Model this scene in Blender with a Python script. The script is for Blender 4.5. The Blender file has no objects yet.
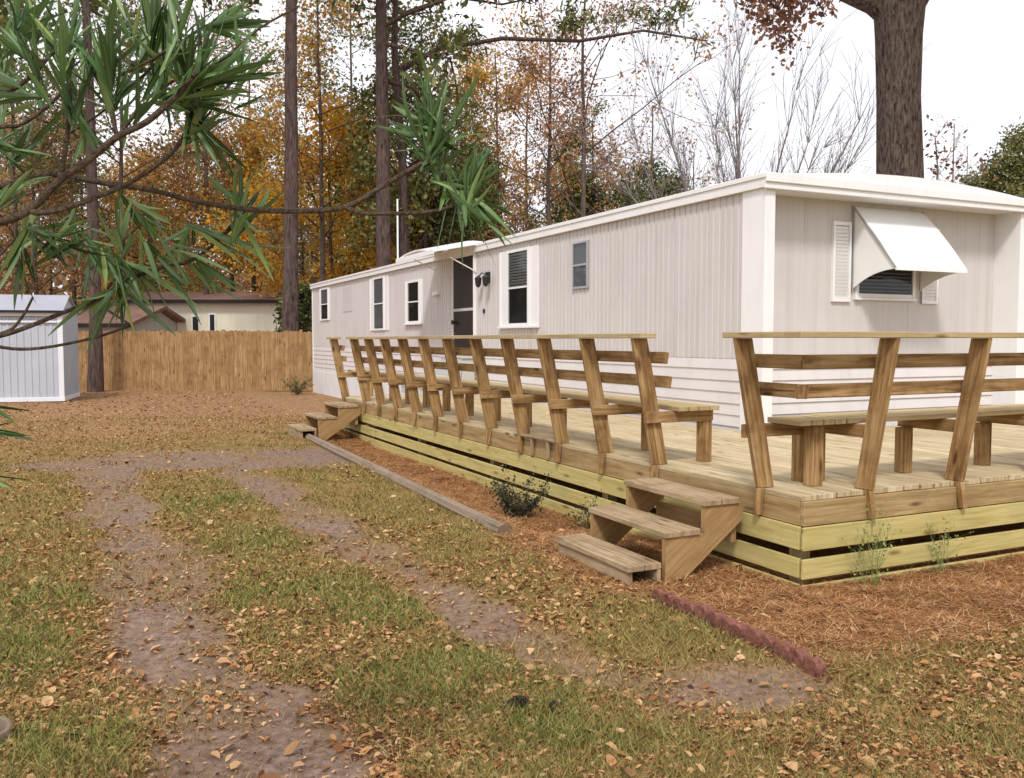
import bpy, math, random
import numpy as np
from mathutils import Vector, Matrix
R = math.radians
random.seed(7)
sc = bpy.context.scene
col = sc.collection

# ------------------------------------------------------------------ camera frame (metres; deck corner on the ground is the origin)
FPX = 892.0
YAW = math.atan(427 / 892); PIT = math.atan(49 / 892)
CAM = np.array([-4.01, -4.21, 1.55])
RT = np.array([math.cos(YAW), -math.sin(YAW), 0.0])
FW = np.array([math.sin(YAW), math.cos(YAW), 0.0])
def at(px, Z, z=0.0):
    """point at horizontal distance Z ahead of where the photographer stood, in the direction of column px"""
    p = CAM + FW * Z + RT * ((px - 512) / FPX * Z)
    return np.array([p[0], p[1], z])
def hz(py, Z): return 1.55 + (340 - py) / FPX * Z

# ------------------------------------------------------------------ object helpers
def tag(o, label=None, cat=None, group=None, kind=None):
    if label: o['label'] = label
    if cat: o['category'] = cat
    if group: o['group'] = group
    if kind: o['kind'] = kind
    return o
def empty(name, loc=(0, 0, 0), rz=0.0, parent=None):
    o = bpy.data.objects.new(name, None); col.objects.link(o)
    o.empty_display_size = 0.2
    o.location = loc; o.rotation_euler = (0, 0, rz); o.parent = parent
    return o
def link(name, me, parent=None, mats=None, bevel=0, smooth=False):
    o = bpy.data.objects.new(name, me); col.objects.link(o); o.parent = parent
    if mats is not None:
        for m in (mats if isinstance(mats, (list, tuple)) else [mats]): me.materials.append(m)
    if smooth:
        me.polygons.foreach_set('use_smooth', [True] * len(me.polygons))
    if bevel:
        b = o.modifiers.new('bevel', 'BEVEL'); b.width = bevel; b.segments = 1; b.limit_method = 'ANGLE'
    return o
class MB:
    def __init__(s): s.v = []; s.f = []; s.uv = []; s.mi = []
    def quad(s, a, b, c, d, uv=None, mi=0):
        n = len(s.v); s.v += [tuple(a), tuple(b), tuple(c), tuple(d)]; s.f.append((n, n+1, n+2, n+3))
        s.uv += uv or [(0, 0), (1, 0), (1, 1), (0, 1)]; s.mi.append(mi)
    def poly(s, pts, uv=None, mi=0):
        n = len(s.v); s.v += [tuple(p) for p in pts]; s.f.append(tuple(range(n, n + len(pts))))
        s.uv += uv or [(p[0] + p[2], p[1]) for p in pts]; s.mi.append(mi)
    def hexa(s, P, mi=0, L=None):
        """P: 8 corners; 0-3 one end ring, 4-7 the other end ring (length runs from ring to ring)"""
        n = len(s.v); s.v += [tuple(p) for p in P]
        u0 = random.uniform(0, 40); v0 = random.uniform(0, 40)
        P = [np.array(p, float) for p in P]
        L = np.linalg.norm(P[4] - P[0])
        w = 0
        ws = []
        for i in range(4):
            j = (i + 1) % 4
            d = np.linalg.norm(P[j] - P[i]); ws.append((w, w + d)); w += d + .013
        for i in range(4):
            j = (i + 1) % 4
            s.f.append((n+i, n+j, n+4+j, n+4+i)); a, b = ws[i]
            s.uv += [(u0, v0+a), (u0, v0+b), (u0+L, v0+b), (u0+L, v0+a)]; s.mi.append(mi)
        for idx in ((3, 2, 1, 0), (4, 5, 6, 7)):
            s.f.append(tuple(n + k for k in idx))
            a = ws[0][1] - ws[0][0]; b = ws[1][1] - ws[1][0]
            s.uv += [(u0, v0), (u0+.02, v0), (u0+.02, v0+b), (u0, v0+b)]; s.mi.append(mi)
    def box(s, x0, x1, y0, y1, z0, z1, mi=0, along=None):
        d = (x1-x0, y1-y0, z1-z0)
        if along is None: along = int(np.argmax(np.abs(d)))
        if along == 0:
            P = [(x0,y0,z0),(x0,y1,z0),(x0,y1,z1),(x0,y0,z1),(x1,y0,z0),(x1,y1,z0),(x1,y1,z1),(x1,y0,z1)]
        elif along == 1:
            P = [(x0,y0,z0),(x0,y0,z1),(x1,y0,z1),(x1,y0,z0),(x0,y1,z0),(x0,y1,z1),(x1,y1,z1),(x1,y1,z0)]
        else:
            P = [(x0,y0,z0),(x1,y0,z0),(x1,y1,z0),(x0,y1,z0),(x0,y0,z1),(x1,y0,z1),(x1,y1,z1),(x0,y1,z1)]
        # orient
        s.hexa(P, mi)
    def bar(s, p, q, w, t, up=(0, 0, 1), mi=0):
        """board from p to q, w wide across (perpendicular to up), t thick along up"""
        p = np.array(p, float); q = np.array(q, float); d = q - p; d /= np.linalg.norm(d)
        up = np.array(up, float); side = np.cross(d, up); side /= np.linalg.norm(side); up = np.cross(side, d)
        a = side * w / 2; b = up * t / 2
        s.hexa([p-a-b, p+a-b, p+a+b, p-a+b, q-a-b, q+a-b, q+a+b, q-a+b], mi)
    def tube(s, pts, rad, n=8, mi=0, cap=True):
        pts = [np.array(p, float) for p in pts]; base = len(s.v); prev = None
        u0 = random.uniform(0, 9)
        for i, p in enumerate(pts):
            d = pts[min(i+1, len(pts)-1)] - pts[max(i-1, 0)]; d /= (np.linalg.norm(d) + 1e-9)
            if prev is None:
                a = np.cross(d, (0, 0, 1)) if abs(d[2]) < .9 else np.cross(d, (1, 0, 0))
            else: a = prev - d * np.dot(prev, d)
            a /= np.linalg.norm(a); prev = a; b = np.cross(d, a)
            r = rad[i] if hasattr(rad, '__len__') else rad
            for k in range(n):
                t = 2 * math.pi * k / n; s.v.append(tuple(p + (a * math.cos(t) + b * math.sin(t)) * r))
        for i in range(len(pts) - 1):
            for k in range(n):
                k2 = (k + 1) % n
                s.f.append((base+i*n+k, base+i*n+k2, base+(i+1)*n+k2, base+(i+1)*n+k))
                s.uv += [(u0+i, k/n), (u0+i, (k+1)/n), (u0+i+1, (k+1)/n), (u0+i+1, k/n)]; s.mi.append(mi)
        if cap:
            for off, rev in ((0, True), ((len(pts)-1)*n, False)):
                idx = [base + off + k for k in range(n)]
                if rev: idx.reverse()
                s.f.append(tuple(idx)); s.uv += [(u0, 0)] * n; s.mi.append(mi)
    def build(s, name, mats, parent=None, bevel=0, smooth=False, recalc=True):
        me = bpy.data.meshes.new(name); me.from_pydata(s.v, [], s.f)
        uvl = me.uv_layers.new(name='UVMap')
        uvl.data.foreach_set('uv', np.array(s.uv, dtype=np.float32).ravel())
        me.polygons.foreach_set('material_index', s.mi)
        if recalc:
            import bmesh
            bm = bmesh.new(); bm.from_mesh(me); bmesh.ops.recalc_face_normals(bm, faces=bm.faces); bm.to_mesh(me); bm.free()
        me.update()
        return link(name, me, parent, mats, bevel, smooth)
def npmesh(name, V, F, mats, parent=None, k=4, attr=None, smooth=False):
    """fast mesh from arrays; F has k columns"""
    V = np.asarray(V, dtype=np.float32); F = np.asarray(F, dtype=np.int32)
    me = bpy.data.meshes.new(name)
    me.vertices.add(len(V)); me.vertices.foreach_set('co', V.ravel())
    me.loops.add(F.size); me.loops.foreach_set('vertex_index', F.ravel())
    me.polygons.add(len(F)); me.polygons.foreach_set('loop_start', np.arange(0, F.size, k, dtype=np.int32))
    me.polygons.foreach_set('loop_total', np.full(len(F), k, dtype=np.int32))
    me.update(calc_edges=True); me.validate()
    if attr:
        for an, av in attr.items():
            av = np.asarray(av, dtype=np.float32)
            if av.ndim == 1:
                a = me.attributes.new(an, 'FLOAT', 'POINT'); a.data.foreach_set('value', av)
            else:
                a = me.attributes.new(an, 'FLOAT_VECTOR', 'POINT'); a.data.foreach_set('vector', av.ravel())
    return link(name, me, parent, mats, 0, smooth)

# ------------------------------------------------------------------ materials
class NT:
    def __init__(s, name, rough=.7, spec=.3):
        s.m = bpy.data.materials.new(name); s.m.use_nodes = True; s.t = s.m.node_tree
        s.b = s.t.nodes['Principled BSDF']; s.b.inputs['Roughness'].default_value = rough
        s.b.inputs['Specular IOR Level'].default_value = spec
    def n(s, typ, **kw):
        nd = s.t.nodes.new(typ)
        for k, v in kw.items(): setattr(nd, k, v)
        return nd
    def l(s, a, b): s.t.links.new(a, b)
    def coord(s, kind='Object', scale=(1, 1, 1)):
        if kind == 'UV': c = s.n('ShaderNodeUVMap'); out = c.outputs[0]
        elif kind == 'World': c = s.n('ShaderNodeNewGeometry'); out = c.outputs['Position']
        else: c = s.n('ShaderNodeTexCoord'); out = c.outputs[kind]
        mp = s.n('ShaderNodeMapping'); mp.inputs['Scale'].default_value = scale; s.l(out, mp.inputs[0]); return mp.outputs[0]
    def noise(s, vec, scale=5, detail=4, rough=.55, dist=0):
        n = s.n('ShaderNodeTexNoise'); n.inputs['Scale'].default_value = scale; n.inputs['Detail'].default_value = detail
        n.inputs['Roughness'].default_value = rough; n.inputs['Distortion'].default_value = dist
        s.l(vec, n.inputs['Vector']); return n.outputs['Fac']
    def ramp(s, fac, stops):
        r = s.n('ShaderNodeValToRGB'); e = r.color_ramp.elements
        while len(e) > len(stops): e.remove(e[-1])
        while len(e) < len(stops): e.new(.5)
        for el, (p, c) in zip(e, stops):
            el.position = p; el.color = (c, c, c, 1) if not hasattr(c, '__len__') else (*c, 1)
        s.l(fac, r.inputs[0]); return r.outputs[0]
    def mix(s, fac, a, b, mode='MIX'):
        m = s.n('ShaderNodeMix'); m.data_type = 'RGBA'; m.blend_type = mode
        for v, i in ((fac, 0), (a, 6), (b, 7)):
            if hasattr(v, 'is_linked') or hasattr(v, 'links'): s.l(v, m.inputs[i])
            elif i == 0: m.inputs[0].default_value = v
            else: m.inputs[i].default_value = (*v, 1)
        return m.outputs[2]
    def math(s, op, a, b=0, clamp=False):
        m = s.n('ShaderNodeMath', operation=op); m.use_clamp = clamp
        for v, i in ((a, 0), (b, 1)):
            if hasattr(v, 'links'): s.l(v, m.inputs[i])
            else: m.inputs[i].default_value = v
        return m.outputs[0]
    def attr(s, name):
        a = s.n('ShaderNodeAttribute', attribute_name=name); return a.outputs['Fac']
    def island(s): return s.n('ShaderNodeNewGeometry').outputs['Random Per Island']
    def color(s, c):
        if hasattr(c, 'links'): s.l(c, s.b.inputs['Base Color'])
        else: s.b.inputs['Base Color'].default_value = (*c, 1)
    def bump(s, h, strength=.3, dist=.01):
        b = s.n('ShaderNodeBump'); b.inputs['Strength'].default_value = strength; b.inputs['Distance'].default_value = dist
        s.l(h, b.inputs['Height']); s.l(b.outputs[0], s.b.inputs['Normal'])

def wood(name, dark, mid, light, stain=(.10, .07, .045), stainamt=.5, knots=True):
    t = NT(name, .82, .15)
    g = t.noise(t.coord('UV', (1.6, 28, 1)), 1.0, 8, .62, .6)
    c = t.ramp(g, [(.28, dark), (.5, mid), (.74, light)])
    isl = t.island()
    c = t.mix(t.math('MULTIPLY', isl, .55), c, t.mix(1.0, c, (.68, .60, .50), 'MULTIPLY'))
    big = t.noise(t.coord('World', (1, 1, 1)), 3.2, 5, .65, .3)
    c = t.mix(t.ramp(big, [(.46, 0), (.72, stainamt)]), c, stain)
    if knots:
        v = t.n('ShaderNodeTexVoronoi'); t.l(t.coord('UV', (2.3, 9, 1)), v.inputs['Vector']); v.inputs['Scale'].default_value = 1.0
        k = t.ramp(v.outputs['Distance'], [(.07, .95), (.20, 0)])
        c = t.mix(k, c, (dark[0] * .45, dark[1] * .4, dark[2] * .35))
    fine = t.noise(t.coord('UV', (6, 160, 1)), 1.0, 3, .6)
    c = t.mix(t.ramp(fine, [(.35, .35), (.6, 0)]), c, dark)
    t.color(c); t.bump(t.math('ADD', g, t.math('MULTIPLY', fine, .6)), .5, .004)
    return t.m
def plain(name, c, rough=.5, spec=.4, var=.08, scale=3, dirt=None, bump=0, metal=0):
    t = NT(name, rough, spec); t.b.inputs['Metallic'].default_value = metal
    n = t.noise(t.coord('World'), scale, 6, .6)
    lo = tuple(x * (1 - var) for x in c); hi = tuple(min(1, x * (1 + var)) for x in c)
    k = t.ramp(n, [(.3, lo), (.7, hi)])
    if dirt:
        st = t.noise(t.coord('World', (5, 5, .5)), 1.5, 6, .7)
        k = t.mix(t.ramp(st, [(.52, 0), (.8, dirt[1])]), k, dirt[0])
    t.color(k)
    if bump: t.bump(n, bump, .01)
    return t.m
def leafmat(name, stops, rough=.5, trans=.25, spec=.35):
    t = NT(name, rough, spec)
    c = t.ramp(t.island(), stops)
    t.color(c)
    tr = t.n('ShaderNodeBsdfTranslucent'); t.l(c, tr.inputs['Color'])
    mx = t.n('ShaderNodeMixShader'); mx.inputs[0].default_value = trans
    t.l(t.b.outputs[0], mx.inputs[1]); t.l(tr.outputs[0], mx.inputs[2])
    t.l(mx.outputs[0], t.t.nodes['Material Output'].inputs['Surface'])
    return t.m

M = {}
M['deck'] = wood('weathered_deck_boards', (.30, .21, .13), (.60, .50, .31), (.80, .71, .50), (.36, .27, .14), .4)
M['rail'] = wood('aged_pine_posts', (.13, .062, .022), (.46, .295, .13), (.70, .52, .29), (.12, .055, .018), .75)
M['railtop'] = wood('pale_pine_cap', (.34, .25, .12), (.52, .41, .23), (.64, .54, .34), (.30, .21, .11), .3)
M['rim'] = wood('weathered_rim_board', (.24, .15, .065), (.46, .33, .16), (.62, .48, .27), (.20, .13, .07), .45)
M['skirt'] = wood('fresh_treated_pine', (.40, .33, .11), (.62, .53, .22), (.72, .65, .33), (.33, .33, .15), .45)
M['step'] = wood('warm_weathered_step_boards', (.24, .16, .09), (.46, .35, .22), (.64, .53, .38), (.15, .10, .055), .65)
M['stringer'] = wood('orange_step_side', (.26, .15, .065), (.42, .27, .12), (.52, .37, .19), (.15, .09, .045), .4)
M['timber'] = wood('grey_landscape_timber', (.16, .11, .075), (.31, .24, .18), (.44, .36, .28), (.10, .07, .05), .5)
M['fence'] = wood('cedar_pickets', (.20, .10, .04), (.40, .25, .115), (.56, .40, .22), (.18, .09, .04), .75)
M['fencepost'] = M['fence']

def siding_mat():
    t = NT('pinkish_beige_siding', .55, .3)
    n = t.noise(t.coord('World', (1, 1, 1)), 1.1, 4)
    c = t.ramp(n, [(.3, (.555, .517, .50)), (.7, (.615, .577, .558))])
    st = t.noise(t.coord('World', (7, 7, .35)), 1.4, 6, .7)
    c = t.mix(t.ramp(st, [(.45, 0), (.75, .42)]), c, (.42, .38, .34))
    st2 = t.noise(t.coord('World', (16, 16, .25)), 1.2, 4, .6)
    c = t.mix(t.ramp(st2, [(.55, 0), (.8, .35)]), c, (.38, .33, .29))
    t.color(c); t.bump(t.noise(t.coord('World'), 60, 2), .06, .003)
    return t.m
M['siding'] = siding_mat()
M['lap'] = plain('pale_lap_skirting', (.68, .64, .63), .5, .3, .05, 1.5, ((.45, .40, .36), .4))
M['white'] = plain('white_painted_metal', (.80, .79, .78), .4, .4, .04, 2, ((.50, .49, .46), .3))
M['roofm'] = plain('white_coated_roof', (.80, .80, .80), .5, .4, .05, 1.5, ((.5, .5, .48), .35))
M['awning'] = plain('white_awning_metal', (.83, .83, .81), .35, .45, .03, 2)
M['underpin'] = plain('white_underpinning', (.74, .73, .74), .5, .3, .05, 2, ((.45, .36, .28), .5))
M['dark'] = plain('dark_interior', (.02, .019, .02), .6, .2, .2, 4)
M['doorp'] = plain('dark_brown_screen', (.016, .009, .008), .5, .3, .2, 2)
M['black'] = plain('black_lamp_metal', (.02, .02, .022), .35, .5, .1, 9)
M['bluegrey'] = plain('ivory_blinds', (.42, .43, .42), .6, .3, .06, 8)
M['greyshade'] = plain('grey_shade', (.28, .28, .29), .7, .2, .05, 4)
M['metalgrey'] = plain('galvanised_metal', (.45, .45, .46), .35, .5, .06, 6, metal=.6)
def glass(name, tint=.12):
    t = NT(name, .04, .5)
    tr = t.n('ShaderNodeBsdfTransparent'); tr.inputs[0].default_value = (.62, .65, .66, 1)
    gl = t.n('ShaderNodeBsdfGlossy'); gl.inputs['Roughness'].default_value = .03
    gl.inputs[0].default_value = (.9, .93, .97, 1)
    lw = t.n('ShaderNodeLayerWeight'); lw.inputs[0].default_value = .25
    f = t.math('ADD', t.math('MULTIPLY', lw.outputs['Fresnel'], .35), tint * .25, True)
    mx = t.n('ShaderNodeMixShader'); t.l(f, mx.inputs[0]); t.l(tr.outputs[0], mx.inputs[1]); t.l(gl.outputs[0], mx.inputs[2])
    t.l(mx.outputs[0], t.t.nodes['Material Output'].inputs['Surface']); return t.m
M['glass'] = glass('window_glass')
M['shed'] = plain('grey_blue_shed_metal', (.44, .47, .52), .4, .45, .06, 1.2, ((.33, .33, .33), .3))
M['shedtrim'] = plain('white_shed_trim', (.72, .73, .77), .4, .4, .04, 2)
M['shedroof'] = plain('pale_grey_shed_roof', (.36, .36, .41), .5, .4, .08, 2, ((.3, .28, .26), .5))
M['cream'] = plain('cream_wall', (.74, .69, .55), .7, .2, .06, 1, ((.4, .36, .28), .3))
M['palewall'] = plain('pale_grey_wall', (.50, .49, .47), .7, .2, .06, 1)
M['shingle'] = plain('brown_shingles', (.24, .14, .11), .85, .2, .25, 3, bump=.3)
M['edger'] = plain('red_concrete_edger', (.20, .085, .062), .95, .1, .5, 40, ((.07, .035, .025), .7), bump=.8)
def bark(name, a, b, scale=(9, 9, 1.6)):
    t = NT(name, .95, .1)
    n = t.noise(t.coord('World', scale), 1.6, 7, .68, .5)
    t.color(t.ramp(n, [(.34, a), (.62, b)])); t.bump(n, 1.0, .05); return t.m
M['pinebark'] = bark('pine_bark', (.035, .023, .021), (.15, .105, .09))
M['oakbark'] = bark('oak_bark', (.016, .011, .009), (.15, .11, .088), (16, 16, 4))
M['twig'] = bark('grey_brown_bark', (.07, .05, .04), (.17, .13, .11))
M['palebark'] = bark('pale_grey_bark', (.17, .14, .135), (.33, .29, .285))
M['stem'] = bark('oleander_bark', (.10, .065, .045), (.30, .22, .16), (60, 60, 60))

# ------------------------------------------------------------------ ground
def sstep(a, b, x): t = np.clip((x - a) / (b - a), 0, 1); return t * t * (3 - 2 * t)
_rs = np.random.RandomState(3)
_g = _rs.rand(256, 256)
def vnoise(x, y, s):
    x = np.asarray(x) / s + 40.3; y = np.asarray(y) / s + 71.7
    xi = np.floor(x).astype(int); yi = np.floor(y).astype(int); fx = x - xi; fy = y - yi
    fx = fx*fx*(3-2*fx); fy = fy*fy*(3-2*fy)
    g = lambda i, j: _g[i % 256, j % 256]
    return (g(xi,yi)*(1-fx)*(1-fy) + g(xi+1,yi)*fx*(1-fy) + g(xi,yi+1)*(1-fx)*fy + g(xi+1,yi+1)*fx*fy)
def fbm(x, y, s): return .5*vnoise(x,y,s) + .3*vnoise(x,y,s*.47) + .2*vnoise(x,y,s*.21)
def polyd(x, y, pts):
    x = np.asarray(x, float); y = np.asarray(y, float); d = np.full(x.shape, 1e9)
    for (ax, ay), (bx, by) in zip(pts[:-1], pts[1:]):
        t = np.clip(((x-ax)*(bx-ax)+(y-ay)*(by-ay)) / ((bx-ax)**2+(by-ay)**2), 0, 1)
        d = np.minimum(d, np.hypot(x-ax-t*(bx-ax), y-ay-t*(by-ay)))
    return d
TRA = [(-3.75, 8.2), (-3.8, 5.2), (-3.69, 2.5), (-3.6, 1), (-3.57, 0), (-3.47, -.8), (-3.40, -1.3), (-3.3, -3)]
TRB = [(-2.6, 7.6), (-2.3, 5), (-2.24, 2.94), (-2.12, 1.48), (-2.05, .2), (-1.95, -.6), (-1.72, -.95), (-1.25, -1.15)]
BAND = [(-3.75, 8.3), (-3.2, 8.1), (-2.2, 7.6), (-1.5, 7.6)]
def m_dirt(x, y):
    nz = (fbm(x, y, .9) - .5) * .55 + (fbm(x, y, .22) - .5) * .25
    a = 1 - sstep(.16, .44, polyd(x, y, TRA) + nz)
    b = (1 - sstep(.06, .36, polyd(x, y, TRB) + nz))
    c = 1 - sstep(.5, 1.35, polyd(x, y, BAND) * np.array(1.0) + nz * 1.5)
    return np.clip(np.maximum(np.maximum(a * .98, b * .92), c), 0, 1) * (.72 + .28 * sstep(.35, .6, fbm(x + 5, y + 2, .5)))
def m_straw(x, y):
    x = np.asarray(x, float); y = np.asarray(y, float)
    w = (fbm(x, y, .6) - .5) * .35
    side = sstep(-.93, -.86, x) * (1 - sstep(10.6, 11.4, y)) * sstep(-.4, .2, y)
    opn = sstep(-1.25, -.95, x + w) * (1 - sstep(1.9, 2.5, y)) * sstep(.1, .3, y) * .8
    front = sstep(-.97, -.93, x + w * .2) * sstep(-1.35, -.85, y + w) * (1 - sstep(.3, .6, y))
    return np.clip(np.maximum(np.maximum(side, front), opn), 0, 1)
def m_green(x, y):
    g = .6 * sstep(.50, .68, fbm(x + 9, y + 4, 1.5))
    for cx, cy, r in ((-4.9, 2.6, .8), (-4.6, 1.0, .9), (-4.45, 1.6, .75), (-4.5, .6, .6), (-2.8, 2.8, .55), (-2.9, 1.4, .5), (-2.7, -.5, .55), (-2.6, .6, .6), (-2.9, 4.6, .7), (-2.3, -1.1, .5), (.7, -1.8, .6), (-4.1, -.4, .5)):
        g = np.maximum(g, 1 - sstep(r * .35, r, np.hypot(x-cx, y-cy) + (fbm(x, y, .4) - .5) * .9) * (.55 if cx > -4.2 else 1.))
    return g * (1 - m_dirt(x, y)) * (1 - m_straw(x, y)) * (1 - .75 * sstep(8, 12, y))
def gh(x, y):
    x = np.asarray(x, float); y = np.asarray(y, float)
    near = 1 - sstep(25, 60, np.hypot(x, y))
    h = (fbm(x, y, 1.7) - .5) * .05 * near + (fbm(x, y, .35) - .5) * .025 * near
    h -= .025 * m_dirt(x, y)
    h += m_straw(x, y) * (fbm(x + 2, y + 7, .28) - .45) * .05 * (1 - sstep(-.45, -.1, y) * sstep(-.3, .0, x)) - .022 * sstep(-.45, -.08, y) * (1 - sstep(.0, .1, y)) * sstep(-.2, .0, x)
    tr = sstep(-.95, -.55, x) * sstep(1.2, 2.6, y) * (1 - sstep(8.8, 10.6, y)) * (1 - sstep(.0, .6, x))
    h -= .085 * tr
    h -= .15 * sstep(14, 20, y) * sstep(0, 1.5, x) * (1 - sstep(24, 27, y))
    flat = 1 - .7 * (sstep(-1.2, -.8, x) * sstep(-.3, .0, y))
    return h * np.where(tr > .05, 1, flat)
def ghf(x, y): return float(gh(np.array([x]), np.array([y]))[0])
def gaxis(lo, hi, fine, c0, c1):
    a = list(np.arange(c0, c1 + 1e-6, fine)); s = fine
    while a[-1] < hi: s *= 1.16; a.append(a[-1] + s)
    s = fine
    while a[0] > lo: s *= 1.16; a.insert(0, a[0] - s)
    return np.array(a)
gx = gaxis(-500, 500, .05, -6.5, 3.2); gy = gaxis(-300, 700, .05, -3.6, 11.5)
GX, GY = np.meshgrid(gx, gy, indexing='ij')
GZ = gh(GX, GY)
nx, ny = GX.shape
idx = np.arange(nx * ny).reshape(nx, ny)
GF = np.stack([idx[:-1, :-1], idx[1:, :-1], idx[1:, 1:], idx[:-1, 1:]], -1).reshape(-1, 4)
t = NT('lawn_soil', .95, .1)
w = t.coord('World')
n1 = t.noise(w, 9, 8, .7); n2 = t.noise(w, 60, 5, .7); n3 = t.noise(w, 1.3, 4, .6)
grass = t.ramp(n1, [(.3, (.11, .068, .022)), (.5, (.27, .18, .062)), (.72, (.44, .31, .12))])
litter = t.ramp(n2, [(.3, (.10, .042, .016)), (.5, (.31, .155, .062)), (.72, (.54, .34, .165))])
base = t.mix(t.ramp(n3, [(.38, .15), (.66, .75)]), grass, litter)
green = t.ramp(n2, [(.3, (.045, .06, .012)), (.7, (.17, .185, .045))])
base = t.mix(t.math('MULTIPLY', t.attr('green'), .6), base, green)
dirt = t.ramp(t.noise(w, 22, 9, .7), [(.3, (.10, .062, .045)), (.5, (.215, .148, .116)), (.72, (.36, .27, .225))])
dn = t.math('MULTIPLY', t.attr('dirt'), t.ramp(t.noise(w, 4.5, 6, .7), [(.3, .7), (.6, 1.0)]))
base = t.mix(dn, base, dirt)
straw = t.ramp(t.noise(t.coord('World', (1, 1, 1)), 16, 10, .85), [(.36, (.10, .038, .015)), (.5, (.32, .145, .055)), (.64, (.56, .32, .15))])
base = t.mix(t.attr('straw'), base, straw)
far = t.ramp(t.noise(w, 9, 11, .85), [(.36, (.09, .042, .02)), (.5, (.30, .165, .085)), (.63, (.52, .35, .19))])
base = t.mix(t.attr('far'), base, far)
t.color(base); t.bump(t.math('ADD', n2, t.noise(w, 25, 6, .7)), .55, .02)
g = npmesh('ground', np.stack([GX, GY, GZ], -1).reshape(-1, 3), GF, t.m, attr={
    'dirt': m_dirt(GX, GY).ravel(), 'straw': m_straw(GX, GY).ravel(), 'green': m_green(GX, GY).ravel(),
    'far': (sstep(8, 14, GY) * .9).ravel()}, smooth=True)
tag(g, kind='structure')

# view-independent sampling wedge in front of the photographer, widened for side steps
def wedge(n, z0, z1, seed, pw=1.0, margin=.22):
    rs = np.random.RandomState(seed)
    u = rs.rand(n)
    Z = (z0**(1-pw) + u * (z1**(1-pw) - z0**(1-pw)))**(1/(1-pw)) if pw != 1 else z0 * (z1 / z0)**u
    s = (rs.rand(n) * 2 - 1) * (.574 + margin)
    P = CAM[None, :2] + FW[None, :2] * Z[:, None] + RT[None, :2] * (s * Z)[:, None]
    return P[:, 0], P[:, 1], Z, rs
def under_deck(x, y): return ((x > -.03) & (y > -.03))
# ---- grass blades
x, y, Z, rs = wedge(620000, 2.3, 18, 11, pw=1.25)
gm = m_green(x, y); keep = (rs.rand(len(x)) < (.10 + .62 * sstep(.36, .6, fbm(x + 1, y + 8, .45)) + .38 * gm) * (1 - .95 * m_dirt(x, y)) * (1 - .97 * m_straw(x, y))) & ~under_deck(x, y)
x, y, Z, gm = x[keep], y[keep], Z[keep], gm[keep]; n = len(x)
z = gh(x, y); a = rs.rand(n) * 6.283; hgt = (.011 + .026 * rs.rand(n)**1.5) * (1 + .6 * gm) * (1 + .03 * Z); wd = (.0016 + .0016 * rs.rand(n)) * (1 + .16 * np.maximum(Z - 3, 0))
ln = hgt * (.3 + 1.5 * rs.rand(n)); b = rs.rand(n) * 6.283
V = np.empty((n, 3, 3)); dx, dy = np.cos(a) * wd, np.sin(a) * wd
V[:, 0] = np.stack([x - dx, y - dy, z - .004], -1); V[:, 1] = np.stack([x + dx, y + dy, z - .004], -1)
V[:, 2] = np.stack([x + np.cos(b) * ln, y + np.sin(b) * ln, z + hgt], -1)
t = NT('winter_grass', .7, .2)
dry = t.ramp(t.island(), [(0, (.10, .065, .02)), (.35, (.30, .20, .07)), (.6, (.48, .35, .145)), (.8, (.38, .185, .07)), (1, (.18, .16, .04))])
grn = t.ramp(t.island(), [(0, (.04, .07, .012)), (.5, (.13, .18, .03)), (.8, (.28, .29, .075)), (1, (.42, .34, .14))])
t.color(t.mix(t.attr('green'), dry, grn))
o = npmesh('lawn_grass', V.reshape(-1, 3), np.arange(3 * n).reshape(-1, 3), t.m, k=3, attr={'green': np.repeat(np.clip(gm * .70 + .10 + rs.normal(0, .12, n), 0, 1), 3)})
tag(o, 'short patchy winter grass, half brown and half green, over the yard', 'grass', kind='stuff')
# ---- fallen leaves: curled little leaf shapes
def leaves(name, x, y, rs, size, mat, label, cat, lift=.006):
    n = len(x); a = rs.rand(n) * 6.283; L = size * (.6 + .8 * rs.rand(n)); W = L * (.17 + .2 * rs.rand(n)); cu = L * (.1 + .35 * rs.rand(n)) * np.sign(rs.rand(n) - .25)
    tx, ty = rs.normal(0, .25, n), rs.normal(0, .25, n)
    prof = [(-.5, 0, 0), (-.22, .9, .5), (-.22, -.9, .5), (.18, .75, .75), (.18, -.75, .75), (.55, 0, .35), (-.22, 0, 0), (.18, 0, .0)]
    V = np.empty((n, 8, 3)); z = gh(x, y) + lift
    for k, (u, v, c) in enumerate(prof):
        px = u * L; py = v * W * (1 + .25 * rs.rand(n)); pz = np.abs(c * cu) * (1 if v or c == .35 else 0) + tx * px + ty * py
        V[:, k] = np.stack([x + px*np.cos(a) - py*np.sin(a), y + px*np.sin(a) + py*np.cos(a), z + np.maximum(pz, -.004) + rs.rand(n)*.004], -1)
    b = np.arange(n)[:, None] * 8
    F = np.concatenate([b + np.array([f]) for f in ((0, 6, 1), (0, 2, 6), (1, 6, 3), (6, 7, 3), (2, 4, 6), (6, 4, 7), (3, 7, 5), (7, 4, 5))])
    o = npmesh(name, V.reshape(-1, 3), F, mat, k=3); tag(o, label, cat, kind='stuff'); return o
M['litter'] = leafmat('dry_leaf', [(0, (.06, .025, .012)), (.3, (.25, .105, .04)), (.55, (.44, .22, .085)), (.8, (.64, .42, .22)), (1, (.38, .14, .055))], .75, .1, .15)
x, y, Z, rs = wedge(250000, 2.3, 27, 21, pw=1.05)
dens = .25 + .9 * sstep(.42, .66, fbm(x + 3, y, 1.1)) + .6 * (1 - sstep(.2, .7, np.abs(polyd(x, y, TRA) - .45))) + .5 * sstep(8, 12, y)
dens *= (1 - .97 * m_dirt(x, y)) * (1 - .5 * m_straw(x, y))
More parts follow.
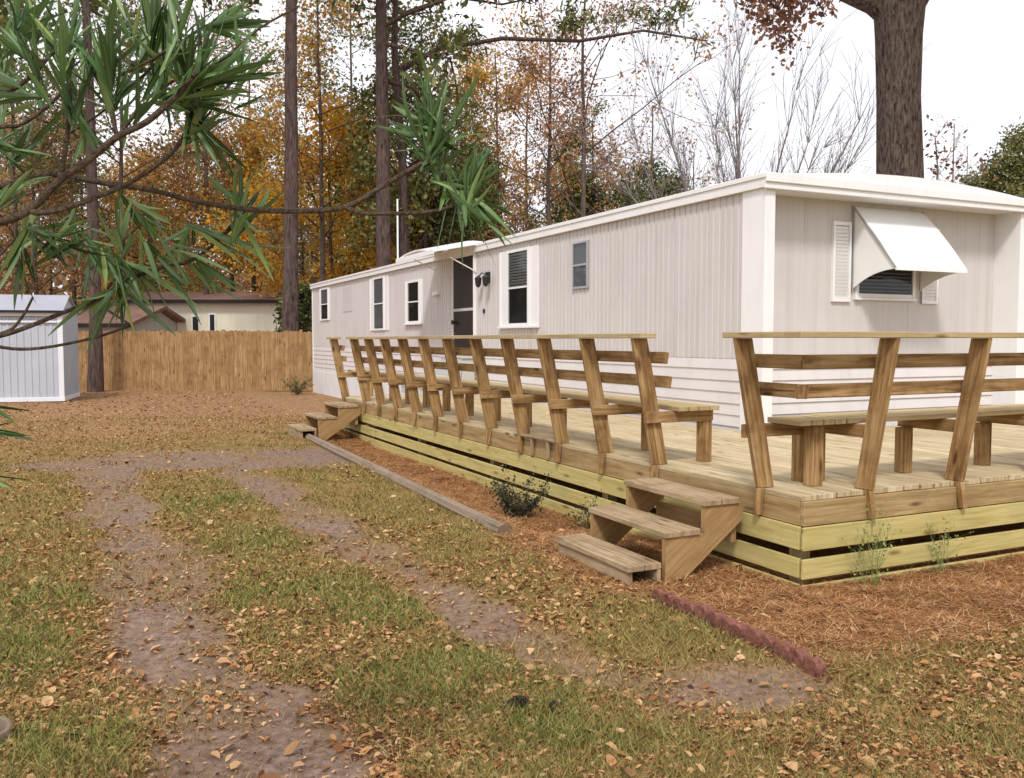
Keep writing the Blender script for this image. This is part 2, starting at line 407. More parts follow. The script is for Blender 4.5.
keep = (rs.rand(len(x)) < dens) & ~under_deck(x, y); x, y, Z = x[keep], y[keep], Z[keep]
leaves('leaf_litter', x, y, rs, (.010 + .030 * rs.rand(len(x))**4) * (1 + .03 * Z), M['litter'], 'scattered small dry brown and tan leaves covering the yard', 'leaf litter')
x, y, Z, rs = wedge(420, 2.5, 9, 22, pw=1.2)
keep = ~under_deck(x, y) & (rs.rand(len(x)) < 1 - .6 * m_straw(x, y)); x, y = x[keep], y[keep]
M['biglitter'] = leafmat('large_pale_leaf', [(0, (.22, .10, .045)), (.3, (.42, .24, .11)), (.7, (.58, .38, .20)), (1, (.38, .17, .08))], .75, .1, .15)
leaves('curled_leaf_litter', x, y, rs, .030 + .034 * rs.rand(len(x)), M['biglitter'], 'larger pale curled dry leaves lying loose on the grass', 'leaf litter', .01)
# ---- pine straw: fine needles in the beds
def needles(name, x, y, rs, L, W, mat, label, cat, lift=.012):
    n = len(x); a = rs.rand(n) * 6.283; L = L * (.5 + rs.rand(n)); z = gh(x, y) + lift * rs.rand(n)
    V = np.empty((n, 3, 3)); c, s = np.cos(a), np.sin(a); tilt = rs.normal(0, .16, n)
    V[:, 0] = np.stack([x - s*W, y + c*W, z], -1); V[:, 1] = np.stack([x + s*W, y - c*W, z], -1)
    V[:, 2] = np.stack([x + c*L, y + s*L, z + np.abs(tilt) * L], -1)
    o = npmesh(name, V.reshape(-1, 3), np.arange(3*n).reshape(-1, 3), mat, k=3); tag(o, label, cat, kind='stuff'); return o
M['straw'] = leafmat('pine_needle', [(0, (.07, .025, .01)), (.3, (.27, .10, .035)), (.65, (.50, .245, .09)), (1, (.74, .50, .26))], .7, .1, .2)
rs = np.random.RandomState(31)
n = 190000; x = np.concatenate([rs.uniform(-1.3, .0, n // 2), rs.uniform(-1.2, 3.2, n // 2)]); y = np.concatenate([rs.uniform(-.2, 11, n // 2), rs.uniform(-1.6, 0, n // 2)])
keep = (rs.rand(n) < m_straw(x, y) * (.35 + .65 * sstep(.35, .6, fbm(x, y, .25)))) & ~under_deck(x, y); x, y = x[keep], y[keep]
needles('pine_straw', x, y, rs, .085, .0021, M['straw'], 'orange brown pine straw mulch in the bed around the deck', 'pine straw', .022)
x, y, Z, rs = wedge(45000, 2.3, 14, 33, pw=1.2)
keep = ~under_deck(x, y) & (rs.rand(len(x)) < .55 * (1 - .5 * m_dirt(x, y))); x, y = x[keep], y[keep]
M['straw2'] = leafmat('loose_needle', [(0, (.12, .055, .025)), (.4, (.30, .17, .08)), (1, (.45, .30, .16))], .7, .1, .2)
needles('loose_pine_needles', x, y, rs, .07, .0013, M['straw2'], 'thin brown pine needles strewn over grass and dirt', 'pine needles')

# ------------------------------------------------------------------ wooden deck
DX1 = 7.2; DEPTH = 3.02; FARY = 11.0
deck = empty('wooden_deck', (0, 0, 0))
tag(deck, 'L shaped weathered pine deck with bench railings wrapping the mobile home', 'deck')
m = MB(); bw = .140; gap = .010; xx = 0.0; k = 0
while xx < DX1 - .02:
    x1 = min(xx + bw, DX1)
    yend = FARY if x1 <= 2.25 else DEPTH
    if xx < 2.25 < x1: x1 = min(x1, 2.27); 
    yend = FARY if xx < 2.2 else DEPTH
    y0 = -.018 + random.uniform(-.006, .006)
    cuts = [y0]
    c = 1.2 + (k % 3) * 1.2 if yend > 5 else 99
    while c < yend - .5: cuts.append(c); c += 3.66
    cuts.append(yend)
    for a_, b_ in zip(cuts[:-1], cuts[1:]):
        dz = random.uniform(-.002, .002)
        m.box(xx, x1, a_ + (.002 if a_ > 0 else 0), b_ - .002, .545 + dz, .580 + dz, along=1)
    xx = x1 + gap; k += 1
m.build('deck_boards', M['deck'], deck, bevel=.003)
for p_ in ((0.001, FARY, 0), (0, DX1, 1)):
    pass
# rim boards
m = MB()
for a_, b_ in ((0, 3.66), (3.662, 7.3), (7.302, FARY)): m.box(.0, .038, a_, b_, .388, .543, along=1)
m.build('rim_board', M['rim'], deck, bevel=.004)
m = MB()
for a_, b_ in ((.0, 2.44), (2.442, 4.88), (4.882, DX1)): m.box(a_, b_, -.041, -.003, .388, .543, along=0)
m.build('rim_board', M['rim'], deck, bevel=.004)
m = MB(); m.box(.04, 2.2, FARY - .04, FARY - .002, .388, .543, along=0); m.build('rim_board', M['rim'], deck)
m = MB(); m.box(DX1 - .038, DX1, .0, 2.9, .388, .543, along=1); m.build('rim_board', M['rim'], deck)
for z0, z1 in ((.240, .386), (.062, .186), (-.14, .022)):
    m = MB()
    for a_, b_ in ((-.02, 4.2), (4.203, 8.1), (8.103, FARY)): m.box(-.022, .0, a_, b_, z0, z1, along=1)
    m.build('skirt_board', M['skirt'], deck, bevel=.003)
    m = MB()
    for a_, b_ in ((-.024, 3.6), (3.603, DX1)): m.box(a_, b_, -.064, -.042, z0, z1, along=0)
    m.build('skirt_board', M['skirt'], deck, bevel=.003)
    m = MB(); m.box(DX1, DX1 + .022, 0, 2.9, z0, z1, along=1); m.build('skirt_board', M['skirt'], deck)
    m = MB(); m.box(0.0, 2.2, FARY, FARY + .022, z0, z1, along=0); m.build('skirt_board', M['skirt'], deck)
def support(x, y):
    m = MB(); m.box(x - .045, x + .045, y - .045, y + .045, -.15, .385, along=2); m.build('support_post', M['rim'], deck)
for yy in (.10, 2.4, 4.8, 7.2, 9.6, 10.85): support(.10, yy)
for xx in (2.4, 4.8, 7.0): support(xx, .10)
# small grey board laid on the rim between two posts
m = MB(); m.box(-.052, .10, 3.14, 3.86, .582, .600, along=1)
m.box(-.045, -.022, 3.28, 3.32, .42, .581, along=2); m.box(-.045, -.022, 3.62, 3.66, .42, .581, along=2)
m.build('ledge_board', M['step'], deck, bevel=.003)

def bench(name, posts, axis, span, legs, mid_ext=(.10, .16), corner=None, cap=None, seat=None):
    """axis 'y': runs along the side rim (X about 0, leans to -X); axis 'x': along the front rim (Y about 0, leans to -Y)"""
    def P(s_, o_, z_): return (o_, s_, z_) if axis == 'y' else (s_, o_, z_)   # s along, o outward-in
    off = -.022 if axis == 'y' else -.064
    s0, s1 = seat if seat else span
    m = MB()
    w = .088; g_ = .012; o0 = .10
    for q in range(4):
        a_ = o0 + q * (w + g_)
        if axis == 'y': m.box(a_, a_ + w, s0, s1, 1.000, 1.036, along=1)
        else: m.box(s0, s1, a_, a_ + w, 1.001, 1.037, along=0)
    b = m.build(name, M['railtop'], deck, bevel=.003)
    # mid rails on the inner side of the posts
    for zc in (1.415, 1.232):
        lean = -.02 - .175 * (zc - .56) + .10 + .02
        m = MB(); up = np.array((-.985, 0, .17)) if axis == 'y' else np.array((0, -.985, .17))
        a_ = P(span[0], lean, zc); b_ = P(span[1], lean, zc)
        m.bar(a_, b_, .087, .036, up=tuple(up)); m.build('back_rail', M['rail'], b, bevel=.003)
    m = MB(); c0, c1 = cap if cap else span
    zt = 1.582
    m.hexa_done = True
    ca, cb = P(c0, -.19, zt), P(c1, -.19, zt)
    m.bar(ca, cb, .145, .037); m.build('top_rail', M['railtop'], b, bevel=.004)
    for s_ in posts:
        m = MB(); hw = .019
        # main blade: inner edge sits on the deck, outer tongue laps the rim
        top_o, bot_o = -.255, -.035 + (-.022 if axis == 'y' else -.042)
        dep = .135
        zb, zt2 = .582, 1.562
        def ring(o_, i_, z_): return [P(s_ - hw, o_, z_), P(s_ + hw, o_, z_), P(s_ + hw, i_, z_), P(s_ - hw, i_, z_)]
        m.hexa(ring(bot_o + .002, bot_o + dep, zb) + ring(top_o, top_o + dep, zt2))
        m.hexa(ring(off - .042, off - .001, .402 if axis == 'y' else .40) + ring(bot_o + .0025, bot_o + .058, zb - .001))
        m.build('post', M['rail'], b, bevel=.004)
        # paired bracket under the seat
        m = MB()
        for sg in ((-1,) if name in ('side_bench', 'end_bench') else (1,)):
            sc_ = s_ + sg * (hw + .0195)
            lo, hi = (-.145, .485) if axis == 'y' else (-.10, .50)
            if axis == 'y': m.box(lo, hi, sc_ - .018, sc_ + .018, .912, .999, along=0)
            else: m.box(sc_ - .018, sc_ + .018, lo + .0, hi, .912, .999, along=1)
        m.build('bracket', M['rail'], b, bevel=.003)
    for (lx, ly) in legs:
        m = MB()
        m.box(lx - .044, lx + .044, ly - .044, ly + .044, .582, .911, along=2)
        m.build('leg', M['rail'], b, bevel=.003)
    return b
PY = [1.53, 2.32, 3.10, 3.90, 4.70, 5.52, 6.35, 7.16, 7.95, 8.74, 9.53]
bench('side_bench', PY, 'y', (1.36, 9.72), [(.44, y_) for y_ in PY], cap=(1.40, 9.74), seat=(1.40, 9.7))
bench('end_bench', [10.80], 'y', (10.66, 10.98), [(.45, 10.80)], cap=(10.6, 11.0), seat=(10.66, 10.98))
bench('corner_bench', [.336], 'y', (-.058, .40), [(.42, .44)], cap=(-.118, .45), seat=(.105, .42))
PX = [.54, 1.39, 2.25, 3.1, 3.95, 4.8, 5.65, 6.5]
bench('front_bench', PX, 'x', (-.058, 6.8), [(x_, .42) for x_ in PX], cap=(-.262, 6.85), seat=(.503, 6.8))
m = MB(); m.box(.30, .39, .20, .29, .582, .999, along=2); m.build('corner_leg', M['rail'], deck, bevel=.004)


# ------------------------------------------------------------------ steps
def steps(name, y0, y1, treads, label, xs, cat='steps', mt=M['step'], ms=M['stringer']):
    t_ = empty(name, (0, 0, 0)); tag(t_, label, cat)
    for i, (xa, xb, z) in enumerate(treads):
        m = MB(); zt = z; th = .038
        mid = (xa + xb) / 2
        m.box(xa, mid - .003, y0, y1, zt - th, zt, along=1); m.box(mid + .003, xb, y0, y1, zt - th, zt + .002, along=1)
        m.build('tread', mt, t_, bevel=.004)
    (xa, xb, z) = treads[0]
    m = MB(); m.box(xa + .015, xa + .053, y0 + .03, y1 - .03, -.06, z - .039, along=1)
    m.box(xb - .03, xb - .003, y0 + .0, y1 - .0, -.06, z - .039, along=1)
    m.build('base_block', mt, t_, bevel=.004)
    for yc in (y0 + .035, y1 - .035):
        m = MB(); h = .019
        prof = [(treads[1][0] + .01, .0 - .05), (treads[1][0] + .01, treads[1][2] - .039), (treads[2][0] + .012, treads[1][2] - .039),
                (treads[2][0] + .012, treads[2][2] - .039), (-.07, treads[2][2] - .039), (-.07, .36), (treads[1][0] + .09, -.05)]
        # clockwise outline extruded
        A = [(x_, yc - h, z_) for x_, z_ in prof]; B = [(x_, yc + h, z_) for x_, z_ in prof]
        uvp = [((x_ * .8 + z_ * .6), (x_ * -.6 + z_ * .8)) for x_, z_ in prof]
        m.poly(A, uvp); m.poly(B[::-1], uvp[::-1])
        for j in range(len(prof)):
            k_ = (j + 1) % len(prof); m.quad(A[j], A[k_], B[k_], B[j], [(0, 0), (.1, 0), (.1, .04), (0, .04)])
        # the concave profile needs splitting to stay clean
        m.build('stringer', ms, t_)
    m = MB(); m.box(-.14, -.10, y0 + .05, y1 - .05, .20, .33, along=1); m.build('cross_brace', ms, t_)
    return t_
steps('deck_steps', .43, 1.40, [(-.985, -.735, .135), (-.705, -.43, .325), (-.40, -.115, .505)], 'three weathered wooden steps at the deck opening nearest the corner post', None)
steps('small_deck_steps', 9.62, 10.55, [(-1.03, -.77, .17), (-.75, -.45, .345), (-.43, -.10, .515)], 'greyer three tread wooden steps at the far end of the deck', None)

# landscape timber
tm = MB(); tm.tube([(-.87, 10.3, .03), (-.93, 6.2, .02), (-1.03, 2.16, .025)], [.062] * 3, n=8)
o = tm.build('landscape_timber', M['timber'], None); tag(o, 'long grey landscape timber edging the pine straw bed', 'garden edging')
# scalloped edging bricks
first = None
def edger_mesh():
    m = MB(); r = .0455; t2 = .030; n = 12; zc = .030
    out = [(r, -.05)] + [(r * math.cos(math.pi * k / n), zc + r * .95 * math.sin(math.pi * k / n)) for k in range(n + 1)] + [(-r, -.05)]
    A = [(-t2, y_, z_) for y_, z_ in out]; B = [(t2, y_, z_) for y_, z_ in out]
    m.poly(A); m.poly(B[::-1])
    for j in range(len(out)): k_ = (j + 1) % len(out); m.quad(A[j], A[k_], B[k_], B[j])
    return m.build('edging_brick', M['edger'], None, bevel=.009)
ed0 = edger_mesh()
NE = 13
for i in range(NE):
    o = ed0 if i == 0 else ed0.copy()
    if i: col.objects.link(o)
    yy = .12 - i * .104
    o.location = (-.955 - .012 * random.random(), yy, ghf(-.96, yy) + random.uniform(-.004, .010)); o.rotation_euler = (random.uniform(-.08, .08), random.uniform(-.1, .1), random.uniform(-.12, .12))
    tag(o, 'red scalloped concrete edging brick in the row bordering the straw bed', 'edging brick', 'red scalloped edging bricks beside the steps')
    if i == NE - 1: o['label'] = 'last red scalloped edging brick, at the end of the row away from the steps'; del o['group']

# ------------------------------------------------------------------ mobile home
X0, X1, Y0, YR, Y1 = 2.30, 6.365, 2.95, 3.29, 23.1
ZE = 3.10
home = empty('mobile_home', (X0, Y0, 0)); tag(home, 'long pinkish beige single wide mobile home with white trim and flat white roof', 'mobile home')
def hb(m, name, mat, parent=home, **k):
    o = m.build(name, mat, parent, **k)
    if parent is home: o.location = (-X0, -Y0, 0)
    return o
# side wall with vertical ribs (z 1.35..3.12)
def ribbed(m, p, q, z0, z1, pitch, depth, nrm, wgroove=.022):
    p = np.array(p, float); q = np.array(q, float); L = np.linalg.norm(q - p); d = (q - p) / L; nrm = np.array(nrm, float)
    prof = []; s = 0; cnt = 0
    while s < L:
        e = min(s + pitch, L); cnt += 1; dd_ = depth * (1.7 if cnt % 12 == 0 else (.75 if cnt % 2 else 1))
        prof += [(s, 0), (e - wgroove, 0), (e - wgroove * .7, -dd_), (e - wgroove * .3, -dd_)]; s = e
    prof.append((L, 0))
    for (a_, ha), (b_, hb_) in zip(prof[:-1], prof[1:]):
        A = p + d * a_ + nrm * ha; B = p + d * b_ + nrm * hb_
        m.quad((A[0], A[1], z0), (B[0], B[1], z0), (B[0], B[1], z1), (A[0], A[1], z1))
m = MB(); ribbed(m, (X0, Y0 + .34), (X0, Y1 - .08), 1.35, 3.13, .105, .014, (-1, 0), .03)
hb(m, 'side_wall', M['siding'], recalc=False)
m = MB()
ribbed(m, (X1, YR), (X0 + .11, YR), .55, 3.13, .405, .004, (0, -1), .010)
hb(m, 'end_wall', M['siding'], recalc=False)
m = MB(); m.box(X0 + .02, X1 + .09, Y1 - .02, Y1, 0, 3.13); m.box(X1 + .11, X1 + .13, Y0 + .34, Y1, 0, 3.13); m.box(X0 + .02, X1 + .1, YR + .02, YR + .03, .0, 3.12)
hb(m, 'back_wall', M['siding'])
# horizontal lap skirting
def laps(m, z0, z1, h):
    z = z1
    while z > z0 + .01:
        zb = max(z0, z - h)
        m.quad((X0 + .004, Y0 + .34, z), (X0 + .004, Y1 - .06, z), (X0 - .010, Y1 - .06, zb + .012), (X0 - .010, Y0 + .34, zb + .012))
        m.quad((X0 - .010, Y0 + .34, zb + .012), (X0 - .010, Y1 - .06, zb + .012), (X0 + .004, Y1 - .06, zb), (X0 + .004, Y0 + .34, zb))
        z = zb
m = MB(); laps(m, .36, 1.348, .1235); hb(m, 'skirting', M['lap'], recalc=False)
m = MB(); z = 1.348
while z > .60:
    zb = z - .1235
    m.quad((X0 + .116, YR - .002, z), (X1 - .116, YR - .002, z), (X1 - .116, YR - .020, zb + .012), (X0 + .116, YR - .020, zb + .012)); m.quad((X0 + .116, YR - .020, zb + .012), (X1 - .116, YR - .020, zb + .012), (X1 - .116, YR - .002, zb), (X0 + .116, YR - .002, zb)); z = zb
hb(m, 'skirting', M['lap'], recalc=False)
m = MB(); m.box(X0 - .010, X0 + .01, Y0 + .34, Y1 - .03, -.3, .358); m.box(X0 - .022, X0 - .011, 11.1, Y1 - .06, -.28, .62, along=1)
hb(m, 'underpinning', M['underpin'])
# corner trims / wing walls
m = MB(); m.box(X0 - .018, X0 + .115, Y0, YR + .02, .55, 3.125, along=2)
hb(m, 'corner_trim', M['white'], bevel=.006)
m = MB(); m.box(X1 - .115, X1 + .13, Y0, YR + .02, .55, 3.125, along=2)
hb(m, 'corner_trim', M['white'], bevel=.006)
m = MB(); m.box(X0 - .016, X0 + .06, Y1 - .08, Y1 + .005, -.25, 3.12, along=2); hb(m, 'corner_trim', M['white'], bevel=.005)
# roof: bowed, with fascia
XA, XB = X0 - .03, X1 + .16
def bow(x_): tt = (x_ - XA) / (XB - XA); return .13 * math.sin(math.pi * tt)
m = MB(); NS = 16; YA, YB = Y0 - .015, Y1 + .04
for i in range(NS):
    xa = XA + (XB - XA) * i / NS; xb = XA + (XB - XA) * (i + 1) / NS
    nseg = 12
    for j in range(nseg):
        ya = YA + (YB - YA) * j / nseg; yb = YA + (YB - YA) * (j + 1) / nseg
        m.quad((xa, ya, 3.235 + bow(xa)), (xb, ya, 3.235 + bow(xb)), (xb, yb, 3.235 + bow(xb)), (xa, yb, 3.235 + bow(xa)))
    for yy in (YA, YB):
        m.quad((xa, yy, 3.12), (xb, yy, 3.12), (xb, yy, 3.235 + bow(xb)), (xa, yy, 3.235 + bow(xa)))
m.quad((XA, YA, 3.105), (XB, YA, 3.105), (XB, YB, 3.105), (XA, YB, 3.105))
hb(m, 'roof', M['roofm'])
m = MB()
m.box(XA - .025, XA, YA - .02, YB, 3.10, 3.232, along=1); m.box(XA - .04, XA - .0252, YA - .03, YB + .01, 3.195, 3.243, along=1)
hb(m, 'fascia', M['white'], bevel=.004)
m = MB()
m.box(XA - .03, XB + .03, YA - .035, YA - .0005, 3.085, 3.17, along=0); m.box(XA - .04, XB + .04, YA - .058, YA - .0355, 3.15, 3.245, along=0)
hb(m, 'fascia', M['white'], bevel=.006)
m = MB(); m.box(XB, XB + .03, YA, YB, 3.10, 3.24, along=1); hb(m, 'fascia', M['white'])

def win(name, y0, y1, z0, z1, shades=('blind', 'dark'), shutter=0, sill=True, fr=.045):
    """window on the long wall facing -X"""
    m = MB(); xo = X0 - .035; xi = X0 + .0
    for (a_, b_, c_, d_) in ((y0 - fr, y0, z0 - fr, z1 + fr), (y1, y1 + fr, z0 - fr, z1 + fr)): m.box(xo, xi, a_, b_, c_, d_, along=2)
    for (c_, d_) in ((z0 - fr, z0), (z1, z1 + fr), ((z0 + z1) / 2 - .014, (z0 + z1) / 2 + .014)): m.box(xo + .004, xi, y0, y1, c_, d_, along=1)
    if sill: m.box(xo - .025, xi, y0 - fr - .02 - shutter, y1 + fr + .02 + shutter, z0 - fr - .035, z0 - fr - .001, along=1)
    w_ = hb(m, name, M['white'], bevel=.003)
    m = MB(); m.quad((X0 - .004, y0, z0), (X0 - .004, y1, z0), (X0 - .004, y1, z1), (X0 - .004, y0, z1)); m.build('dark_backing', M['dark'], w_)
    zm = (z0 + z1) / 2
    for sh, (za, zb) in zip(shades, ((zm, z1), (z0, zm))):
        m = MB()
        if sh == 'blind':
            z = za + .02
            while z < zb - .01: m.bar((X0 - .012, y0 + .012, z), (X0 - .012, y1 - .012, z), .008, .030, up=(-.5, 0, .86)); z += .046
            m.build('blind', M['bluegrey'], w_)
        elif sh == 'shade':
            m.quad((X0 - .010, y0, za), (X0 - .010, y1, za), (X0 - .010, y1, zb), (X0 - .010, y0, zb)); m.build('shade', M['greyshade'], w_)
    m = MB(); m.quad((X0 - .022, y0, z0), (X0 - .022, y0, z1), (X0 - .022, y1, z1), (X0 - .022, y1, z0)); m.build('pane', M['glass'], w_)
    if shutter:
        for (a_, b_) in ((y0 - fr - shutter, y0 - fr - .006), (y1 + fr + .006, y1 + fr + shutter)):
            m = MB(); m.box(xo + .008, xi, a_, a_ + .03, z0 - fr + .002, z1 + fr, along=2); m.box(xo + .008, xi, b_ - .03, b_, z0 - fr + .002, z1 + fr, along=2)
            m.box(xo + .02, xi, a_ + .03, b_ - .03, z0 - fr + .002, z1 + fr, along=2)
            m.build('shutter', M['white'], w_)
    return w_
win('window', 8.36, 9.06, 1.82, 2.96, ('blind', 'dark'), .30)
win('window', 13.42, 14.10, 1.95, 2.76, ('dark', 'dark'), .14)
win('window', 15.86, 16.60, 1.82, 2.99, ('shade', 'shade'), .30, sill=False)
win('window', 21.1, 21.9, 2.16, 3.0, ('shade', 'dark'), .12, sill=False)
w5 = win('bathroom_window', 6.53, 6.90, 2.30, 2.90, ('shade', 'shade'), 0, sill=False, fr=.03); w5.data.materials[0] = M['metalgrey']
m = MB(); m.box(X0 - .010, X0 + .0, 18.55, 19.5, 2.30, 2.96); hb(m, 'access_panel', M['siding'], bevel=.003)
m = MB(); m.box(X0 - .07, X0, 12.25, 12.50, 2.43, 2.50); m.tube([(X0 - .07, 12.37, 2.46), (X0 - .10, 12.37, 2.41)], .035, 8); hb(m, 'exhaust_vent', M['white'], bevel=.006)
# door
m = MB()
for (a_, b_, c_, d_) in ((10.45, 10.48, 1.28, 3.10), (11.46, 11.49, 1.28, 3.10)): m.box(X0 - .05, X0 + .02, a_, b_, c_, d_, along=2)
m.box(X0 - .05, X0 + .02, 10.44, 11.48, 3.06, 3.12, along=1)
d_ = hb(m, 'door', M['white'], bevel=.004)
m = MB(); m.box(X0 - .028, X0 - .006, 10.481, 11.459, 1.30, 3.06); m.build('screen', M['doorp'], d_)
m = MB(); m.box(X0 - .04, X0 - .0285, 10.49, 11.45, 2.08, 2.13, along=1)
m.build('mid_bar', M['palewall'], d_)
m = MB(); m.tube([(X0 - .03, 11.34, 1.88), (X0 - .10, 11.34, 1.88)], .03, 10); m.tube([(X0 - .10, 11.34, 1.88), (X0 - .115, 11.34, 1.88)], .045, 10); m.build('handle', M['black'], d_)
# wall lantern with two shades and bell
m = MB(); m.box(X0 - .03, X0, 9.83, 9.97, 2.53, 2.72)
lan = hb(m, 'wall_lantern', M['black'], bevel=.004)
for yy, zz in ((9.74, 2.55), (10.06, 2.52)):
    m = MB(); m.tube([(X0 - .02, 9.90, 2.66), (X0 - .09, (9.9 + yy) / 2, 2.71), (X0 - .13, yy, 2.64)], .011, 6)
    m.tube([(X0 - .13, yy, 2.66), (X0 - .13, yy, 2.62), (X0 - .13, yy, 2.50), (X0 - .13, yy, 2.46)], [.02, .065, .05, .02], 8); m.build('lantern_shade', M['black'], lan)
m = MB(); m.box(X0 - .02, X0, 10.06, 10.12, 2.02, 2.09); hb(m, 'doorbell', M['black'])
# window with awning on the end wall (faces -Y)
wy = YR
m = MB(); ax0, ax1, az0, az1 = 3.93, 4.79, 2.08, 2.98; fr = .045
for (a_, b_) in ((ax0 - fr, ax0), (ax1, ax1 + fr)): m.box(a_, b_, wy - .035, wy, az0 - fr, az1 + fr, along=2)
for (c_, e_) in ((az0 - fr, az0), (az1, az1 + fr), (2.5, 2.53)): m.box(ax0, ax1, wy - .03, wy, c_, e_, along=0)
m.box(ax0 - .06, ax1 + .06, wy - .05, wy, az0 - fr - .03, az0 - fr - .001, along=0)
w_ = hb(m, 'awning_window', M['white'], bevel=.003)
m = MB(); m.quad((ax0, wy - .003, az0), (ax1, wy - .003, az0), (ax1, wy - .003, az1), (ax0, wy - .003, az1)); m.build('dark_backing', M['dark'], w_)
m = MB(); z = az0 + .03
while z < az1: m.bar((ax0 + .015, wy - .012, z), (ax1 - .015, wy - .012, z), .006, .014, up=(0, -.5, .86)); z += .042
m.build('blind', M['greyshade'], w_)
m = MB(); m.quad((ax0, wy - .022, az0), (ax1, wy - .022, az0), (ax1, wy - .022, az1), (ax0, wy - .022, az1)); m.build('pane', M['glass'], w_)
for (a_, b_) in ((3.53, 3.80), (4.95, 5.22)):
    m = MB(); z0_, z1_ = 1.98, 2.87
    m.box(a_, a_ + .03, wy - .034, wy, z0_, z1_, along=2); m.box(b_ - .03, b_, wy - .034, wy, z0_, z1_, along=2)
    for (c_, e_) in ((z0_, z0_ + .04), (z1_ - .04, z1_)): m.box(a_ + .03, b_ - .03, wy - .032, wy, c_, e_, along=0)
    z = z0_ + .06
    while z < z1_ - .05: m.bar((a_ + .031, wy - .016, z), (b_ - .031, wy - .016, z), .005, .036, up=(0, -.35, .94)); z += .04
    m.box(a_ + .03, b_ - .03, wy - .006, wy, z0_ + .04, z1_ - .04, along=2)
    m.build('shutter', M['white'], w_)
# awning: bowed slab + two side wings with scooped lower edges
awx0, awx1 = 3.84, 4.95; yo = 2.68
m = MB(); N_ = 8
def aw(tt): return (wy - .01 + (yo - wy) * tt, 3.05 + (2.335 - 3.05) * tt + .035 * math.sin(math.pi * tt))
for i in range(N_):
    (ya, za), (yb, zb) = aw(i / N_), aw((i + 1) / N_)
    m.hexa([(awx0, ya, za - .012), (awx0, ya, za), (awx1, ya, za), (awx1, ya, za - .012), (awx0, yb, zb - .012), (awx0, yb, zb), (awx1, yb, zb), (awx1, yb, zb - .012)])
m.box(awx0, awx1, yo - .014, yo + .002, 2.30, 2.337, along=0)
aw_ = hb(m, 'awning', M['awning'])
for xs_ in (awx0 + .004, awx1 - .012):
    pts = [aw(i / N_) for i in range(N_ + 1)]
    pts = [(y_, z_ - .013) for y_, z_ in pts]
    low = []
    for i in range(N_ + 1):
        tt = i / N_; y_ = yo + (wy - yo) * tt; low.append((y_, 2.315 - .19 * (tt ** 2.2)))
    m = MB()
    for i in range(N_):
        tA, tB = i / N_, (i + 1) / N_
        yA, zA = pts[i]; yB, zB = pts[i+1]; lA = low[N_ - i][1]; lB = low[N_ - i - 1][1]
        m.hexa([(xs_, yA, lA), (xs_ + .008, yA, lA), (xs_ + .008, yA, zA), (xs_, yA, zA), (xs_, yB, lB), (xs_ + .008, yB, lB), (xs_ + .008, yB, max(zB, lB + .001)), (xs_, yB, max(zB, lB + .001))])
    m.build('awning_wing', M['awning'], aw_)
m = MB(); m.box(awx0 - .012, awx0 + .002, wy - .03, wy - .005, 2.09, 3.06, along=2); m.bar((awx0 - .005, wy - .02, 3.05), (awx0 - .005, yo, 2.335), .012, .02); m.box(awx1 - .002, awx1 + .012, wy - .03, wy - .005, 1.98, 3.06, along=2)
m.build('awning_frame', M['metalgrey'], aw_)
# door awning
m = MB(); Na = 8
for i in range(Na):
    def pt(t_, f): y_ = 10.3 + 2.05 * t_; return (X0 + .1, y_, 3.28 + .10 * math.sin(math.pi * t_)) if f else (1.45, y_, 3.09 + .09 * math.sin(math.pi * t_))
    a0, a1, b0, b1 = pt(i / Na, 1), pt((i + 1) / Na, 1), pt(i / Na, 0), pt((i + 1) / Na, 0)
    dn = lambda p: (p[0], p[1], p[2] - .025)
    m.hexa([dn(b0), b0, a0, dn(a0), dn(b1), b1, a1, dn(a1)])
m.box(1.435, 1.449, 10.3, 12.35, 3.03, 3.11, along=1)
da = hb(m, 'door_awning', M['awning'])
for (p, q) in (((1.55, 11.6, 3.04), (X0 - .01, 11.55, 2.70)), ((1.80, 10.45, 3.0), (X0 - .01, 10.42, 2.76))):
    m = MB(); m.tube([p, q], .011, 6); m.build('support_rod', M['white'], da)
# roof mast and vents
p = at(399, 19.6)
m = MB(); m.tube([(3.2, 17.55, 3.2), (3.2, 17.55, 5.1)], .022, 8); hb(m, 'vent_pipe', M['white'])
for (vx, vy, vz) in ((5.3, 8.5, .25), (4.4, 15.0, .3)):
    m = MB(); m.tube([(vx, vy, 3.25), (vx, vy, 3.4 + vz * .5)], .05, 10); m.tube([(vx, vy, 3.38 + vz * .5), (vx, vy, 3.46 + vz * .5)], .09, 10); hb(m, 'roof_vent', M['metalgrey'])

# door steps on the deck
ds = empty('door_steps', (0, 0, 0)); tag(ds, 'pale grey steps on the deck leading up to the dark front door', 'steps')
for i in range(4):
    z_ = .58 + .17 * (i + 1); m = MB(); m.box(2.27 - .26 * (4 - i), 2.27 - .26 * (3 - i), 10.42, 11.5, z_ - .04, z_, along=1); m.build('tread', M['palewall'], ds, bevel=.004)
    m = MB(); m.box(2.28 - .26 * (4 - i), 2.27 - .26 * (3 - i) + .0, 10.45, 11.47, .582, z_ - .041, along=1); m.build('riser', M['palewall'], ds)

